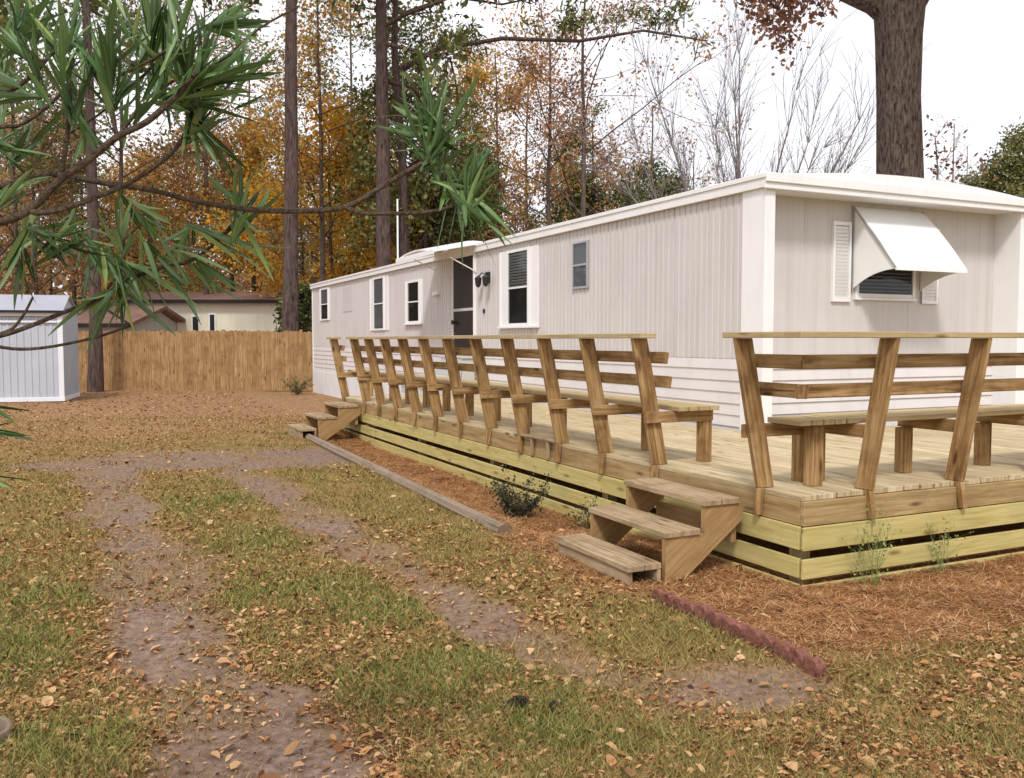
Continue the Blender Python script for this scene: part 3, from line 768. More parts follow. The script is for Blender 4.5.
# ------------------------------------------------------------------ fence
fa = at(-170, 27.6); fb = at(318, 27.6)
L = np.linalg.norm(fb - fa); dv = (fb - fa) / L; ang = math.atan2(dv[1], dv[0])
fence = empty('picket_fence', tuple(fa), ang); tag(fence, 'tall tan dog ear picket fence closing the back of the yard', 'fence')
m = MB(); s = 0
while s < L:
    w_ = .138; h_ = 1.83 + random.uniform(-.025, .02) + .02 * math.sin(s * .7); off = random.uniform(-.004, .004)
    x0_, x1_ = s, s + w_
    P8 = lambda y_: [(x0_, y_, -.02), (x1_, y_, -.02), (x1_, y_, h_ - .03), (x1_ - .03, y_, h_), (x0_ + .03, y_, h_), (x0_, y_, h_ - .03)]
    A = P8(off); B = P8(off + .018); u0 = random.uniform(0, 50); v0 = random.uniform(0, 50)
    m.poly(A, [(u0 + p_[2], v0 + p_[0]) for p_ in A]); m.poly(B[::-1], [(u0 + p_[2], v0 + p_[0]) for p_ in B[::-1]])
    for j in range(6):
        k_ = (j + 1) % 6; m.quad(A[j], A[k_], B[k_], B[j], [(u0, v0), (u0 + .1, v0), (u0 + .1, v0 + .02), (u0, v0 + .02)])
    s += w_ + .004
m.build('pickets', M['fence'], fence, recalc=False)
for zz in (.35, 1.0, 1.6):
    m = MB(); m.box(0, L, .024, .06, zz, zz + .09, along=0); m.build('rail', M['fence'], fence)
s = .0
while s < L + .1:
    m = MB(); m.box(s, s + .09, .062, .15, -.05, 1.87, along=2); m.build('post', M['fence'], fence); s += 2.42

# ------------------------------------------------------------------ garden shed (metal, gabled)
sb = at(63, 22.3)
shed = empty('metal_shed', tuple(sb), R(-9.2)); tag(shed, 'pale blue grey ribbed metal storage shed in front of the fence', 'shed')
W_, D_ = 3.0, 2.05; H_ = 2.28
m = MB(); s = 0; cyc = .16
prof = []
while s < W_: prof += [(s, 0), (s + .05, 0), (s + .065, .018), (s + .14, .018)]; s += cyc
prof = [(-W_ + a_ if a_ < W_ else 0, b_) for a_, b_ in prof if a_ <= W_] + [(0, 0)]
for (a_, ha), (b_, hb_) in zip(prof[:-1], prof[1:]): m.quad((a_, ha, .1), (b_, hb_, .1), (b_, hb_, H_), (a_, ha, H_))
m.build('front_wall', M['shed'], shed, recalc=False)
m = MB(); m.box(-.02, .0, .03, D_, .1, H_); m.build('side_wall', M['shed'], shed)
m = MB(); s = .08
while s < D_: m.box(.0, .015, s, s + .05, .1, H_, along=2); s += .16
m.build('side_ribs', M['shed'], shed)
m = MB(); m.box(-W_, -W_ + .02, .02, D_, .1, H_); m.box(-W_, -.02, D_ - .02, D_, .1, H_); m.build('back_wall', M['shed'], shed)
m = MB(); m.box(-W_ - .05, .03, -.04, -.005, .02, .13, along=0); m.box(-.01, .03, -.004, D_, .02, .13, along=1); m.build('base_rail', M['shedtrim'], shed, bevel=.005)
for xx in (-.10, -1.55, -W_ - .02):
    m = MB(); m.box(xx, xx + (.12 if xx > -1 else .07), -.030, -.006, .13, H_, along=2); m.build('trim', M['shedtrim'], shed, bevel=.004)
m = MB(); m.box(-W_ - .03, .03, -.07, -.031, H_ - .14, H_, along=0); m.box(-W_ - .03, .03, -.05, -.031, H_ - .30, H_ - .25, along=0); m.build('header', M['shedtrim'], shed)
m = MB(); rz = H_ + .40
for (ya, za, yb, zb) in ((-.14, H_ - .03, D_ * .38, rz), (D_ * .38, rz, D_ + .1, H_ - .03)):
    s = -W_ - .1
    while s < .04:
        e = min(s + .3, .06); m.hexa([(s, ya, za), (e, ya, za), (e, ya, za + .02), (s, ya, za + .02), (s, yb, zb), (e, yb, zb), (e, yb, zb + .02), (s, yb, zb + .02)])
        m.box(e - .02, e, 0, 0.001, 0, .001) if False else None
        s = e
m.build('roof', M['shedroof'], shed)
m = MB(); m.poly([(-.01, .0, H_), (-.01, D_, H_), (-.01, D_ * .38, rz - .01)]); m.poly([(-W_, .0, H_), (-W_, D_, H_), (-W_, D_ * .38, rz - .01)]); m.build('gable', M['shed'], shed)
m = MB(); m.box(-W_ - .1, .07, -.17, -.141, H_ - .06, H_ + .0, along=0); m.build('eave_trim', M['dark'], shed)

# ------------------------------------------------------------------ neighbouring house and outbuilding
def lowhouse(name, px0, px1, Z, ez, rz_, depth, wallm, label, wins, over=.4, rot=0.0):
    b = at(px0, Z); Lh = (px1 - px0) / FPX * Z
    h = empty(name, tuple(b), ang + rot); tag(h, label, 'house' if 'house' in name else 'garage')
    m = MB(); m.box(0, Lh, 0, depth, 0, ez); m.build('wall', wallm, h)
    m = MB(); yr = depth / 2
    m.hexa([(-over, -over, ez - .02), (-over, -over, ez + .14), (-over, yr, rz_ + .16), (-over, yr, rz_), (Lh + over, -over, ez - .02), (Lh + over, -over, ez + .14), (Lh + over, yr, rz_ + .16), (Lh + over, yr, rz_)])
    m.hexa([(-over, depth + over, ez - .02), (-over, yr + .001, rz_), (-over, yr + .001, rz_ + .16), (-over, depth + over, ez + .14), (Lh + over, depth + over, ez - .02), (Lh + over, yr + .001, rz_), (Lh + over, yr + .001, rz_ + .16), (Lh + over, depth + over, ez + .14)])
    m.build('roof', M['shingle'], h)
    m = MB(); m.poly([(0, 0, ez), (0, depth, ez), (0, yr, rz_)]); m.poly([(Lh, 0, ez), (Lh, depth, ez), (Lh, yr, rz_)]); m.build('gable', wallm, h)
    m = MB(); m.box(-over, Lh + over, -over - .03, -over, ez - .03, ez + .13, along=0); m.build('fascia', M['dark'], h)
    for (pa, pb, z0_, z1_) in wins:
        xa = (pa - px0) / FPX * Z; xb = (pb - px0) / FPX * Z
        m = MB(); m.box(xa, xb, -.05, -.002, z0_, z1_); w_ = m.build('window', M['white'], h)
        m = MB(); m.box(xa + .06, xb - .06, -.06, -.051, z0_ + .06, z1_ - .06); m.build('pane', M['dark'], w_)
    return h
lowhouse('neighbour_house', 128, 283, 42, 3.30, 3.85, 7, M['cream'], 'low cream house with brown shingled roof beyond the picket fence', [(158, 163, 1.3, 2.8), (171, 179, 1.2, 2.9), (192, 200, 1.5, 2.7), (209, 216, 1.6, 2.8)], rot=R(1.6))
gb = lowhouse('neighbour_garage', 62, 128, 37, 2.1, 2.9, 6, M['palewall'], 'pale grey garage with dark roof edge between shed and cream house', [(84, 88, 1.2, 1.9)], rot=R(-2))

# ------------------------------------------------------------------ trees
def tree_skel(rs, H, r0, start=.35, nb=14, bl=.28, up=.5, wob=.02, sub=4, subsub=3, lean=(0, 0), r_top=.25, taper=1.0):
    tubes = []; anchors = []
    n = 9; pts = []
    wx = wy_ = 0
    for i in range(n + 1):
        t_ = i / n; wx += rs.normal(0, wob * H / n * 2); wy_ += rs.normal(0, wob * H / n * 2)
        pts.append(np.array([lean[0] * t_ * H + wx * (i > 0), lean[1] * t_ * H + wy_ * (i > 0), t_ * H]))
    rad = [r0 * (1 - (1 - r_top) * (i / n)**taper) for i in range(n + 1)]; rad[0] *= 1.25
    tubes.append((pts, rad, 8))
    def along(pts, t_):
        f = t_ * (len(pts) - 1); i = min(int(f), len(pts) - 2); return pts[i] + (pts[i+1] - pts[i]) * (f - i)
    for b in range(nb):
        t_ = start + (1 - start) * (b + rs.rand()) / nb; p = along(pts, t_); az = rs.rand() * 6.283
        Lb = bl * H * (1 - .55 * (t_ - start) / (1 - start)) * (.6 + .7 * rs.rand()); r = max(.012, rad[min(n, int(t_ * n))] * .42)
        d = np.array([math.cos(az), math.sin(az), up + rs.normal(0, .2)]); d /= np.linalg.norm(d)
        bp = [p]; q = p.copy(); dd = d.copy()
        for i in range(4): dd = dd + rs.normal(0, .16, 3); dd /= np.linalg.norm(dd); q = q + dd * Lb / 4; bp.append(q.copy())
        tubes.append((bp, [r * (1 - .7 * i / 4) for i in range(5)], 5))
        for s_ in range(sub):
            ts = .25 + .75 * rs.rand(); p2 = along(bp, ts); d2 = dd + rs.normal(0, .55, 3); d2 /= np.linalg.norm(d2); L2 = Lb * (.25 + .35 * rs.rand())
            sp = [p2]; q2 = p2.copy()
            for i in range(3): d2 = d2 + rs.normal(0, .18, 3); d2 /= np.linalg.norm(d2); q2 = q2 + d2 * L2 / 3; sp.append(q2.copy())
            tubes.append((sp, [max(.006, r * .4) * (1 - .6 * i / 3) for i in range(4)], 4)); anchors += [sp[1], sp[2], sp[3]]
            for u_ in range(subsub):
                p3 = along(sp, .3 + .7 * rs.rand()); d3 = d2 + rs.normal(0, .6, 3); d3 /= np.linalg.norm(d3); L3 = L2 * (.3 + .4 * rs.rand())
                tubes.append(([p3, p3 + d3 * L3 * .5 + rs.normal(0, .03, 3), p3 + d3 * L3], [max(.005, r * .18), max(.004, r * .12), .003], 3)); anchors += [p3 + d3 * L3, p3 + d3 * L3 * .5]
    return tubes, np.array(anchors)
def tubes_mesh(name, tubes, mat, parent=None):
    VV = []; FF = []; base = 0
    for pts, rad, n in tubes:
        pts = np.array(pts); k = len(pts); d = np.gradient(pts, axis=0); d /= np.linalg.norm(d, axis=1)[:, None] + 1e-9
        ref = np.array([1., 0, 0]) if abs(d[0][0]) < .8 else np.array([0, 1., 0])
        a_ = np.cross(d, ref); a_ /= np.linalg.norm(a_, axis=1)[:, None]; b_ = np.cross(d, a_)
        th = np.arange(n) * 2 * math.pi / n
        ring = pts[:, None] + (a_[:, None] * np.cos(th)[None, :, None] + b_[:, None] * np.sin(th)[None, :, None]) * np.array(rad)[:, None, None]
        VV.append(ring.reshape(-1, 3)); i_ = np.arange(k * n).reshape(k, n) + base; j_ = np.roll(i_, -1, axis=1)
        FF.append(np.stack([i_[:-1], j_[:-1], j_[1:], i_[1:]], -1).reshape(-1, 4)); base += k * n
    return npmesh(name, np.concatenate(VV), np.concatenate(FF), mat, parent, smooth=True)
def leaf_cloud(name, C_, sig, size, mat, rs, parent=None, aspect=.6, flat=0.0):
    n = len(C_); C_ = C_ + rs.normal(0, 1, (n, 3)) * sig
    a_ = rs.normal(0, 1, (n, 3)); a_[:, 2] *= (1 - flat); a_ /= np.linalg.norm(a_, axis=1)[:, None]
    b_ = np.cross(a_, rs.normal(0, 1, (n, 3))); b_ /= np.linalg.norm(b_, axis=1)[:, None]
    s_ = (size * (.6 + .8 * rs.rand(n)))[:, None]
    V = np.stack([C_ - a_ * s_, C_ + b_ * s_ * aspect, C_ + a_ * s_, C_ - b_ * s_ * aspect], 1)
    return npmesh(name, V.reshape(-1, 3), np.arange(4 * n).reshape(-1, 4), mat, parent)
LM = {
 'gold': leafmat('golden_leaves', [(0, (.42, .18, .02)), (.3, (.70, .36, .03)), (.65, (.80, .50, .045)), (1, (.62, .52, .10))], .6, .5),
 'orange': leafmat('orange_leaves', [(0, (.30, .12, .03)), (.35, (.56, .27, .05)), (.7, (.70, .42, .08)), (.85, (.40, .36, .09)), (1, (.20, .22, .07))], .6, .45),
 'rust': leafmat('rust_leaves', [(0, (.20, .09, .045)), (.5, (.46, .23, .11)), (1, (.58, .40, .23))], .7, .4),
 'olive': leafmat('olive_leaves', [(0, (.06, .065, .02)), (.5, (.15, .155, .05)), (1, (.29, .27, .09))], .6, .25),
 'green': leafmat('dark_green_leaves', [(0, (.03, .045, .014)), (.5, (.085, .11, .03)), (1, (.20, .22, .06))], .55, .2),
 'pine': leafmat('pine_needles', [(0, (.045, .06, .016)), (.5, (.12, .14, .035)), (1, (.25, .25, .08))], .6, .2),
 'brown': leafmat('dead_brown_leaves', [(0, (.09, .035, .02)), (.5, (.20, .085, .045)), (1, (.32, .17, .09))], .7, .25),
}
def make_tree(name, loc, seed, H, r0, bark_m, leaf=None, nleaf=4000, lsize=.12, sig=.25, label=None, cat='tree', group=None, **k):
    rs = np.random.RandomState(seed); tubes, anc = tree_skel(rs, H, r0, **k)
    t_ = empty(name, tuple(loc)); tag(t_, label, cat, group)
    tubes_mesh('trunk', tubes, bark_m, t_)
    if leaf:
        ii = rs.randint(0, len(anc), nleaf)
        keepw = rs.rand(len(anc)) < .75; ii = ii[keepw[ii]]
        leaf_cloud('crown', anc[ii], sig, lsize, LM[leaf], rs, t_, aspect=k.get('asp', .55))
    return t_
def dup(root, loc, rz, s, label=None, group=None):
    r = root.copy(); col.objects.link(r); r.location = tuple(loc); r.rotation_euler = (0, 0, rz); r.scale = (s, s, s)
    if label: r['label'] = label
    if group: r['group'] = group
    for ch in list(root.children):
        c = ch.copy(); col.objects.link(c); c.parent = r
    return r
# pines with tall bare trunks
def pine(loc, seed, H, r0, label, start=.6, nleaf=4500, group=None, bl=.17):
    return make_tree('pine_tree', loc, seed, H, r0, M['pinebark'], 'pine', nleaf, .17, .28, label, start=start, nb=16, bl=bl, up=.25, wob=.006, sub=5, subsub=2, r_top=.3, group=group)
pine(at(290, 32), 1, 25, .31, 'tall pine with straight bare trunk rising over the neighbouring house')
pine(at(388, 34), 2, 26, .34, 'tall thick pine trunk standing behind the roof beside the white pipe', start=.42)
pine(at(95, 26.6), 3, 20, .19, 'dark pine trunk between the metal shed and the fence panels', start=.55)
pine(at(-60, 30), 4, 22, .25, 'tall pine rising behind the metal shed', start=.5)
# long pine bough reaching over the roof
rs = np.random.RandomState(44)
base = at(388, 34, 0)
bt = empty('bough_pine', tuple(at(402, 35.5))); tag(bt, 'pine leaning behind the roof with one long level green bough', 'tree')
tub = [([np.array([0, 0, 0.]), np.array([.1, 0, 8.]), np.array([-.2, .1, 13.]), np.array([0, 0, 19.])], [.2, .17, .14, .05], 7)]
RTv = RT
def bl_(pts, r): tub.append(([np.array([0, 0, 0.]) + RTv * a_ + np.array([0, 0, z_]) for a_, z_ in pts], list(np.linspace(r, r * .3, len(pts))), 5))
bl_([(0, 12.1), (1.5, 12.9), (4, 13.3), (7, 13.2), (9.5, 13.6), (12, 13.2)], .12)
bl_([(0, 14.2), (2, 14.9), (4, 14.6), (6, 15)], .08); bl_([(0, 15.5), (-2, 16.2), (-4, 16.4)], .07)
cs = []
for pts in ([(1.5, 13.2), (12, 13.9)], [(2, 15), (6, 15.2)], [(-4, 16.5), (-1, 16)], [(3, 16), (11, 15.6)]):
    for q in range(20):
        tt = rs.rand(); a_ = pts[0][0] + (pts[1][0] - pts[0][0]) * tt; z_ = pts[0][1] + (pts[1][1] - pts[0][1]) * tt + rs.rand() * .7
        c_ = RTv * a_ + np.array([0, 0, z_]) + rs.normal(0, .25, 3)
        tub.append(([c_ - np.array([rs.normal(0, .2), rs.normal(0, .2), .7]), c_], [.03, .015], 3))
        cs += [c_ + rs.normal(0, .22, 3) for _ in range(55)]
tubes_mesh('trunk', tub, M['pinebark'], bt); leaf_cloud('crown', np.array(cs), .10, .17, LM['pine'], rs, bt, aspect=.22)
# golden trees
make_tree('maple_tree', at(330, 43), 11, 11.5, .14, M['twig'], 'gold', 18900, .10, .35, 'golden yellow maple glowing behind the far end of the roof', start=.22, nb=18, bl=.36, up=.55)
make_tree('maple_tree', at(232, 47), 12, 12, .15, M['twig'], 'orange', 18900, .10, .4, 'orange maple above the roof of the cream house', start=.25, nb=18, bl=.34, up=.5)
make_tree('maple_tree', at(150, 50), 13, 11.5, .15, M['twig'], 'orange', 15750, .10, .4, 'rusty orange maple behind the garage roof', start=.25, nb=18, bl=.36, up=.5)
make_tree('maple_tree', at(362, 52), 14, 13, .15, M['twig'], 'gold', 14700, .10, .4, 'yellow tree directly left of the thick pine trunk', start=.25, nb=18, bl=.3, up=.5)
make_tree('maple_tree', at(40, 46), 15, 12, .15, M['twig'], 'rust', 14000, .10, .4, 'brown leaved tree behind the metal shed roof', start=.25, nb=18, bl=.34, up=.5)
# sparse rust trees, centre
make_tree('oak_tree', at(545, 40), 21, 15, .15, M['twig'], 'rust', 6500, .08, .28, 'slim russet oak with thin straight trunk behind the roof', start=.28, nb=20, bl=.26, up=.7, wob=.012)
t2 = make_tree('oak_tree', at(578, 38), 22, 16, .16, M['twig'], 'rust', 3600, .075, .3, 'forked dark oak with sparse brown leaves against the sky', start=.36, nb=12, bl=.42, up=1.1, wob=.014)
make_tree('oak_tree', at(500, 46), 23, 16, .14, M['twig'], 'orange', 9000, .09, .35, 'orange brown oak behind the oleander leaf tuft', start=.3, nb=18, bl=.28, up=.6)
make_tree('oak_tree', at(650, 48), 24, 14, .13, M['twig'], 'rust', 1300, .075, .3, 'nearly bare slender tree between the oaks and crape myrtle', start=.35, nb=16, bl=.34, up=.8)
# evergreens behind the roof
def blob_tree(name, loc, seed, H, Rr, leaf, label, n=19000, z0=.25, size=.10, bark_=None, clumps=60):
    rs = np.random.RandomState(seed); t_ = empty(name, tuple(loc)); tag(t_, label, 'tree')
    cc = []; tub = [([np.array([0, 0, 0.]), np.array([.1, 0, H * .5]), np.array([0, .1, H * .8])], [.18, .14, .05], 7)]
    for q in range(clumps):
        th = rs.rand() * 6.283; zz = z0 + (1 - z0) * rs.rand()**.8; rr = Rr * math.sqrt(max(0, 1 - ((zz - .5) / .55)**2)) * (.35 + .65 * rs.rand()**.5)
        c_ = np.array([math.cos(th) * rr, math.sin(th) * rr, zz * H]); cc.append(c_)
        tub.append(([np.array([0, 0, max(.2, c_[2] - rr * .6)]), c_ * .6 + np.array([0, 0, c_[2] * .4 - .1]), c_], [.05, .03, .01], 4))
    cc = np.array(cc); ii = rs.randint(0, len(cc), n)
    tubes_mesh('trunk', tub, bark_ or M['twig'], t_)
    leaf_cloud('crown', cc[ii], Rr * .13, size, LM[leaf], rs, t_); return t_
blob_tree('evergreen_tree', at(600, 52), 31, 11.0, 3.4, 'green', 'rounded dark evergreen showing over the middle of the roof')
blob_tree('evergreen_tree', at(655, 54), 32, 11.6, 3.0, 'green', 'dark evergreen nearest the crape myrtle above the roof line')
blob_tree('evergreen_tree', at(455, 44), 33, 10.5, 3.0, 'olive', 'olive green bushy tree behind the door awning')
blob_tree('evergreen_tree', at(415, 48), 34, 9.5, 3.2, 'green', 'dark evergreen low behind the thick pine trunk')
blob_tree('live_oak', at(1012, 50), 35, 12.9, 2.9, 'olive', 'rounded olive green live oak beyond the white roof end', n=24000, size=.10)
blob_tree('evergreen_tree', at(300, 34), 36, 3.6, .8, 'green', 'low dark green bush tree between the pine and the home end', n=6500, size=.07)
# crape myrtle: many bare stems fanning from the base
rs = np.random.RandomState(51); cm = empty('crape_myrtle', tuple(at(742, 23))); tag(cm, 'bare pale grey crape myrtle fanning up behind the roof', 'tree'); tub = []
for q in range(15):
    az = rs.rand() * 6.283; ln = .08 + .24 * rs.rand(); Lx = 8.4 * (.8 + .25 * rs.rand()); d = np.array([math.cos(az) * ln, math.sin(az) * ln, 1.]); d /= np.linalg.norm(d)
    if q % 2 == 0: d = d * .6 + RT * (rs.rand() * 2 - 1) * .34 + np.array([0, 0, .4]); d /= np.linalg.norm(d)
    pts = [np.array([rs.normal(0, .12), rs.normal(0, .12), 0.])]; dd = d.copy()
    for i in range(9): dd = dd + rs.normal(0, .05, 3) + np.array([d[0], d[1], 0]) * .05; dd /= np.linalg.norm(dd); pts.append(pts[-1] + dd * Lx / 9)
    tub.append((pts, [.056 * (1 - i / 9)**.8 + .004 for i in range(10)], 6))
    for s_ in range(34):
        i0 = 3 + int(rs.rand() * 6.9); p_ = pts[i0]; d2 = dd + rs.normal(0, .36, 3); d2[2] = abs(d2[2]) + .4; d2 /= np.linalg.norm(d2); l2 = .7 + 1.1 * rs.rand()
        sp = [p_]
        for i in range(4): d2 = d2 + rs.normal(0, .08, 3); d2 /= np.linalg.norm(d2); sp.append(sp[-1] + d2 * l2 / 4)
        tub.append((sp, [.012, .009, .007, .005, .003], 4))
        for u_ in range(3):
            d3 = d2 + rs.normal(0, .3, 3); d3 /= np.linalg.norm(d3); p3 = sp[1 + int(rs.rand() * 3.99)]; tub.append(([p3, p3 + d3 * .3, p3 + d3 * .62 + rs.normal(0, .03, 3)], [.006, .005, .003], 3))
tubes_mesh('branches', tub, M['palebark'], cm)
blob_tree('pine_tree', at(405, 38), 37, 12.0, 2.7, 'pine', 'soft olive pine crown around the thick bare trunk behind the roof', n=3600, z0=.5, size=.11, clumps=40, bark_=M['pinebark'])
# pale distant bare trees, right
make_tree('bare_tree', at(948, 48), 52, 13, .09, M['palebark'], None, label='thin pale bare tree between the big oak trunk and live oak', start=.4, nb=16, bl=.2, up=1.0, wob=.01)
make_tree('bare_tree', at(962, 58), 53, 14, .09, M['palebark'], None, label='faint bare tree nearest the live oak crown', start=.4, nb=16, bl=.22, up=1.0, wob=.01)
make_tree('bare_tree', at(930, 30), 54, 8.2, .07, M['twig'], 'brown', 260, .09, .2, label='small twiggy tree with few dark leaves hugging the oak trunk', start=.5, nb=14, bl=.2, up=.8)
make_tree('bare_tree', at(690, 55), 55, 13, .10, M['twig'], 'rust', 500, .11, .3, label='wispy bare tree in front of the pale sky beside the evergreens', start=.3, nb=20, bl=.3, up=.7)
make_tree('bare_tree', at(820, 50), 56, 9.5, .09, M['palebark'], 'rust', 160, .11, .3, label='low wispy bare tree right of the crape myrtle', start=.3, nb=16, bl=.35, up=.5)
# big oak
rs = np.random.RandomState(61); og = at(894, 15.2); big = empty('big_oak', tuple(og)); tag(big, 'thick dark oak trunk forking above the white roof', 'tree')
tub = []; tp = [(0, 0, 0), (0, 0, .6), (.05, 0, 2), (.04, 0, 3.4), (.0, 0, 4.8), (-.03, 0, 6.2), (-.05, 0, 6.9)]
U = lambda a_, b_, z_: RT * a_ + FW * b_ + np.array([0, 0, z_])
tub.append(([U(.10, 0, 0), U(.08, 0, .5), U(.06, 0, 1.5), U(.05, 0, 3.0), U(.02, 0, 4.4), U(-.03, 0, 5.6), U(-.05, 0, 6.6), U(-.05, 0, 7.3)], [.60, .48, .43, .41, .37, .345, .37, .42], 18))
limbs = [([U(-.1, 0, 6.85), U(-.5, 0, 7.15), U(-.95, -.05, 7.30), U(-1.4, -.2, 7.9), U(-1.7, -.5, 8.6), U(-2.2, -.8, 9.6)], .20), ([U(-.05, 0, 7.2), U(-.2, .2, 8.4), U(-.5, .4, 10), U(-.3, .5, 12)], .30), ([U(.1, 0, 7.1), U(.6, .1, 7.9), U(1.4, .2, 9), U(2.2, .4, 10.8)], .26),
         ([U(.0, 0, 7.3), U(.3, -.5, 8.6), U(.9, -1.2, 10.4)], .2)]
anc = []
for pts, r in limbs:
    tub.append((pts, list(np.linspace(r, r * .4, len(pts))), 10))
    for s_ in range(9):
        i0 = 1 + int(rs.rand() * (len(pts) - 1.01)); d2 = (pts[-1] - pts[0]); d2 /= np.linalg.norm(d2); d2 = d2 + rs.normal(0, .6, 3); d2[2] = abs(d2[2]) * .7; d2 /= np.linalg.norm(d2); sp = [pts[i0]]
        for i in range(5): d2 = d2 + rs.normal(0, .15, 3); d2 /= np.linalg.norm(d2); sp.append(sp[-1] + d2 * .75)
        tub.append((sp, [.08, .065, .05, .035, .02, .01], 5))
        for u_ in range(4):
            p3 = sp[2 + int(rs.rand() * 3.9)]; d3 = d2 + rs.normal(0, .5, 3); d3 /= np.linalg.norm(d3); e_ = p3 + d3 * .9; tub.append(([p3, p3 + d3 * .45, e_], [.015, .01, .004], 3)); anc += [e_, p3 + d3 * .5]
# the drooping brown-leaved branch over the crape myrtle
drp = []
Zd = 13.6
def W3(px, py, Z): return at(px, Z, hz(py, Z)) - og
bp = [U(-1.7, -.5, 8.4), W3(800, -95, Zd), W3(770, -60, Zd), W3(760, -20, Zd)]
tub.append((bp, [.10, .06, .04, .02], 6))
for (px_, py_) in ((742, 12), (755, 25), (768, 45), (778, 60), (790, 35), (800, 18), (815, 22), (735, 5), (775, 5), (825, 12), (760, 38), (785, 50)):
    e_ = W3(px_, py_, Zd + rs.normal(0, .3)); s0_ = W3(765 + (px_ - 765) * .3, -35, Zd)
    tub.append(([s0_, (s0_ + e_) / 2 + rs.normal(0, .05, 3), e_], [.015, .010, .004], 4))
    for tt in np.linspace(.35, 1, 5): drp.append(s0_ + (e_ - s0_) * tt)
tubes_mesh('trunk', tub, M['oakbark'], big)
anc = np.array(anc); cr = leaf_cloud('crown', anc[rs.randint(0, len(anc), 900)], .16, .07, LM['brown'], rs, big)
leaf_cloud('drooping_leaves', np.array(drp)[rs.randint(0, len(drp), 1300)], .11, .05, LM['brown'], rs, big)
for (px_, Z_, sd, H, lf, nl, lb) in ((20, 40, 201, 17, 'olive', 3300, 'tall thin green tree rising above the metal shed'), (128, 42, 202, 17.5, 'olive', 3600, 'tall olive green tree rising over the grey garage'),
        (205, 44, 203, 18, 'rust', 3600, 'tall loose russet tree over the cream house, beside the straight pine'), (322, 40, 204, 17.5, 'orange', 3400, 'tall loose orange tree between the two big pine trunks'),
        (352, 47, 205, 19, 'olive', 3600, 'tall loose green tree whose top shows between the pine trunks'), (425, 42, 206, 16, 'olive', 4600, 'tall olive tree filling the gap right of the thick pine'),
        (472, 50, 207, 18, 'orange', 3200, 'tall airy orange brown tree over the door awning'), (255, 52, 208, 18, 'olive', 2800, 'far thin olive tree just left of the straight pine'), (75, 52, 209, 18, 'orange', 3000, 'far thin orange tree above the shed roof end'),
        (525, 56, 210, 19, 'rust', 2000, 'far airy russet tree behind the slim oak')):
    make_tree('woodland_tree', at(px_, Z_), sd, H, .15, M['twig'], lf, int(nl * 2.2), .088, .38, label=lb, start=.3, nb=22, bl=.25, up=.55, wob=.012, sub=5)
# woods beyond the fence: individual trees of four kinds
kinds = []
src = [('woodland_tree', 71, 15, .15, M['twig'], 'rust', 3200, 'slender brown leaved tree in the woods behind the fence'),
       ('woodland_tree', 72, 14, .16, M['twig'], 'orange', 4200, 'orange leaved tree in the woods behind the fence'),
       ('woodland_tree', 73, 16, .15, M['pinebark'], 'olive', 3600, 'olive green tree in the woods behind the fence'),
       ('woodland_pine', 74, 20, .2, M['pinebark'], 'pine', 3200, 'distant straight trunked pine in the woods behind the fence')]
rs = np.random.RandomState(81)
spots = []
for q in range(46):
    px_ = -260 + 880 * ((q * .618) % 1) + rs.normal(0, 8); Z_ = 50 + 42 * rs.rand(); spots.append((px_, Z_))
for q, (px_, Z_) in enumerate(spots):
    k = q % 4 if q < 8 else rs.choice(4, p=[.34, .26, .2, .2])
    nm, sd, H, r0, bk, lf, nl, lb = src[k]
    if len([1 for kk in kinds if kk[0] == k]) == 0:
        kw = dict(start=.5, nb=14, bl=.16, up=.3, wob=.006) if k == 3 else dict(start=.2, nb=20, bl=.3, up=.6, wob=.012)
        o = make_tree(nm, at(px_, Z_), sd, H, r0, bk, lf, int(nl * 1.6), .13, .4, label=lb, group=lb.replace('tree in', 'trees in').replace('pine in', 'pines in'), **kw); kinds.append((k, o))
    else:
        o0 = [kk[1] for kk in kinds if kk[0] == k][0]; dup(o0, at(px_, Z_), rs.rand() * 6.28, (.55 + .4 * rs.rand()) * Z_ / 62)
# brush below the crowns and the far wood
rs = np.random.RandomState(91); n = 26000
Zb = 36 + 50 * rs.rand(n); pxb = -420 + 1150 * rs.rand(n)
cl = fbm(pxb / 30., Zb / 3., 1.0); hh = rs.rand(n)**1.3 * (1.2 + 6.0 * cl)
keep = ~((pxb > 40) & (pxb < 300) & (Zb < 52)); 
P_ = CAM[None] + FW[None] * Zb[:, None] + RT[None] * ((pxb - 512) / FPX * Zb)[:, None]; P_[:, 2] = hh; P_ = P_[keep]
M['brush'] = leafmat('woodland_brush', [(0, (.07, .05, .035)), (.3, (.19, .12, .07)), (.6, (.36, .24, .13)), (.8, (.13, .14, .045)), (1, (.52, .31, .10))], .8, .15)
tag(leaf_cloud('woodland_undergrowth', P_, .15, .20, M['brush'], rs), 'brown and green undergrowth filling the woods beyond the fence', 'undergrowth', kind='stuff')
n = 42000; Zb = 92 + 70 * rs.rand(n); pxb = -700 + 1400 * rs.rand(n)
top = 8 + 10 * fbm(pxb / 60., Zb * 0, 1.0)
P_ = CAM[None] + FW[None] * Zb[:, None] + RT[None] * ((pxb - 512) / FPX * Zb)[:, None]; P_[:, 2] = rs.rand(n)**1.2 * top
tag(leaf_cloud('distant_woods', P_, .3, .55, M['brush'], rs), 'hazy brown mass of distant trees beyond the yard', 'woods', kind='stuff')

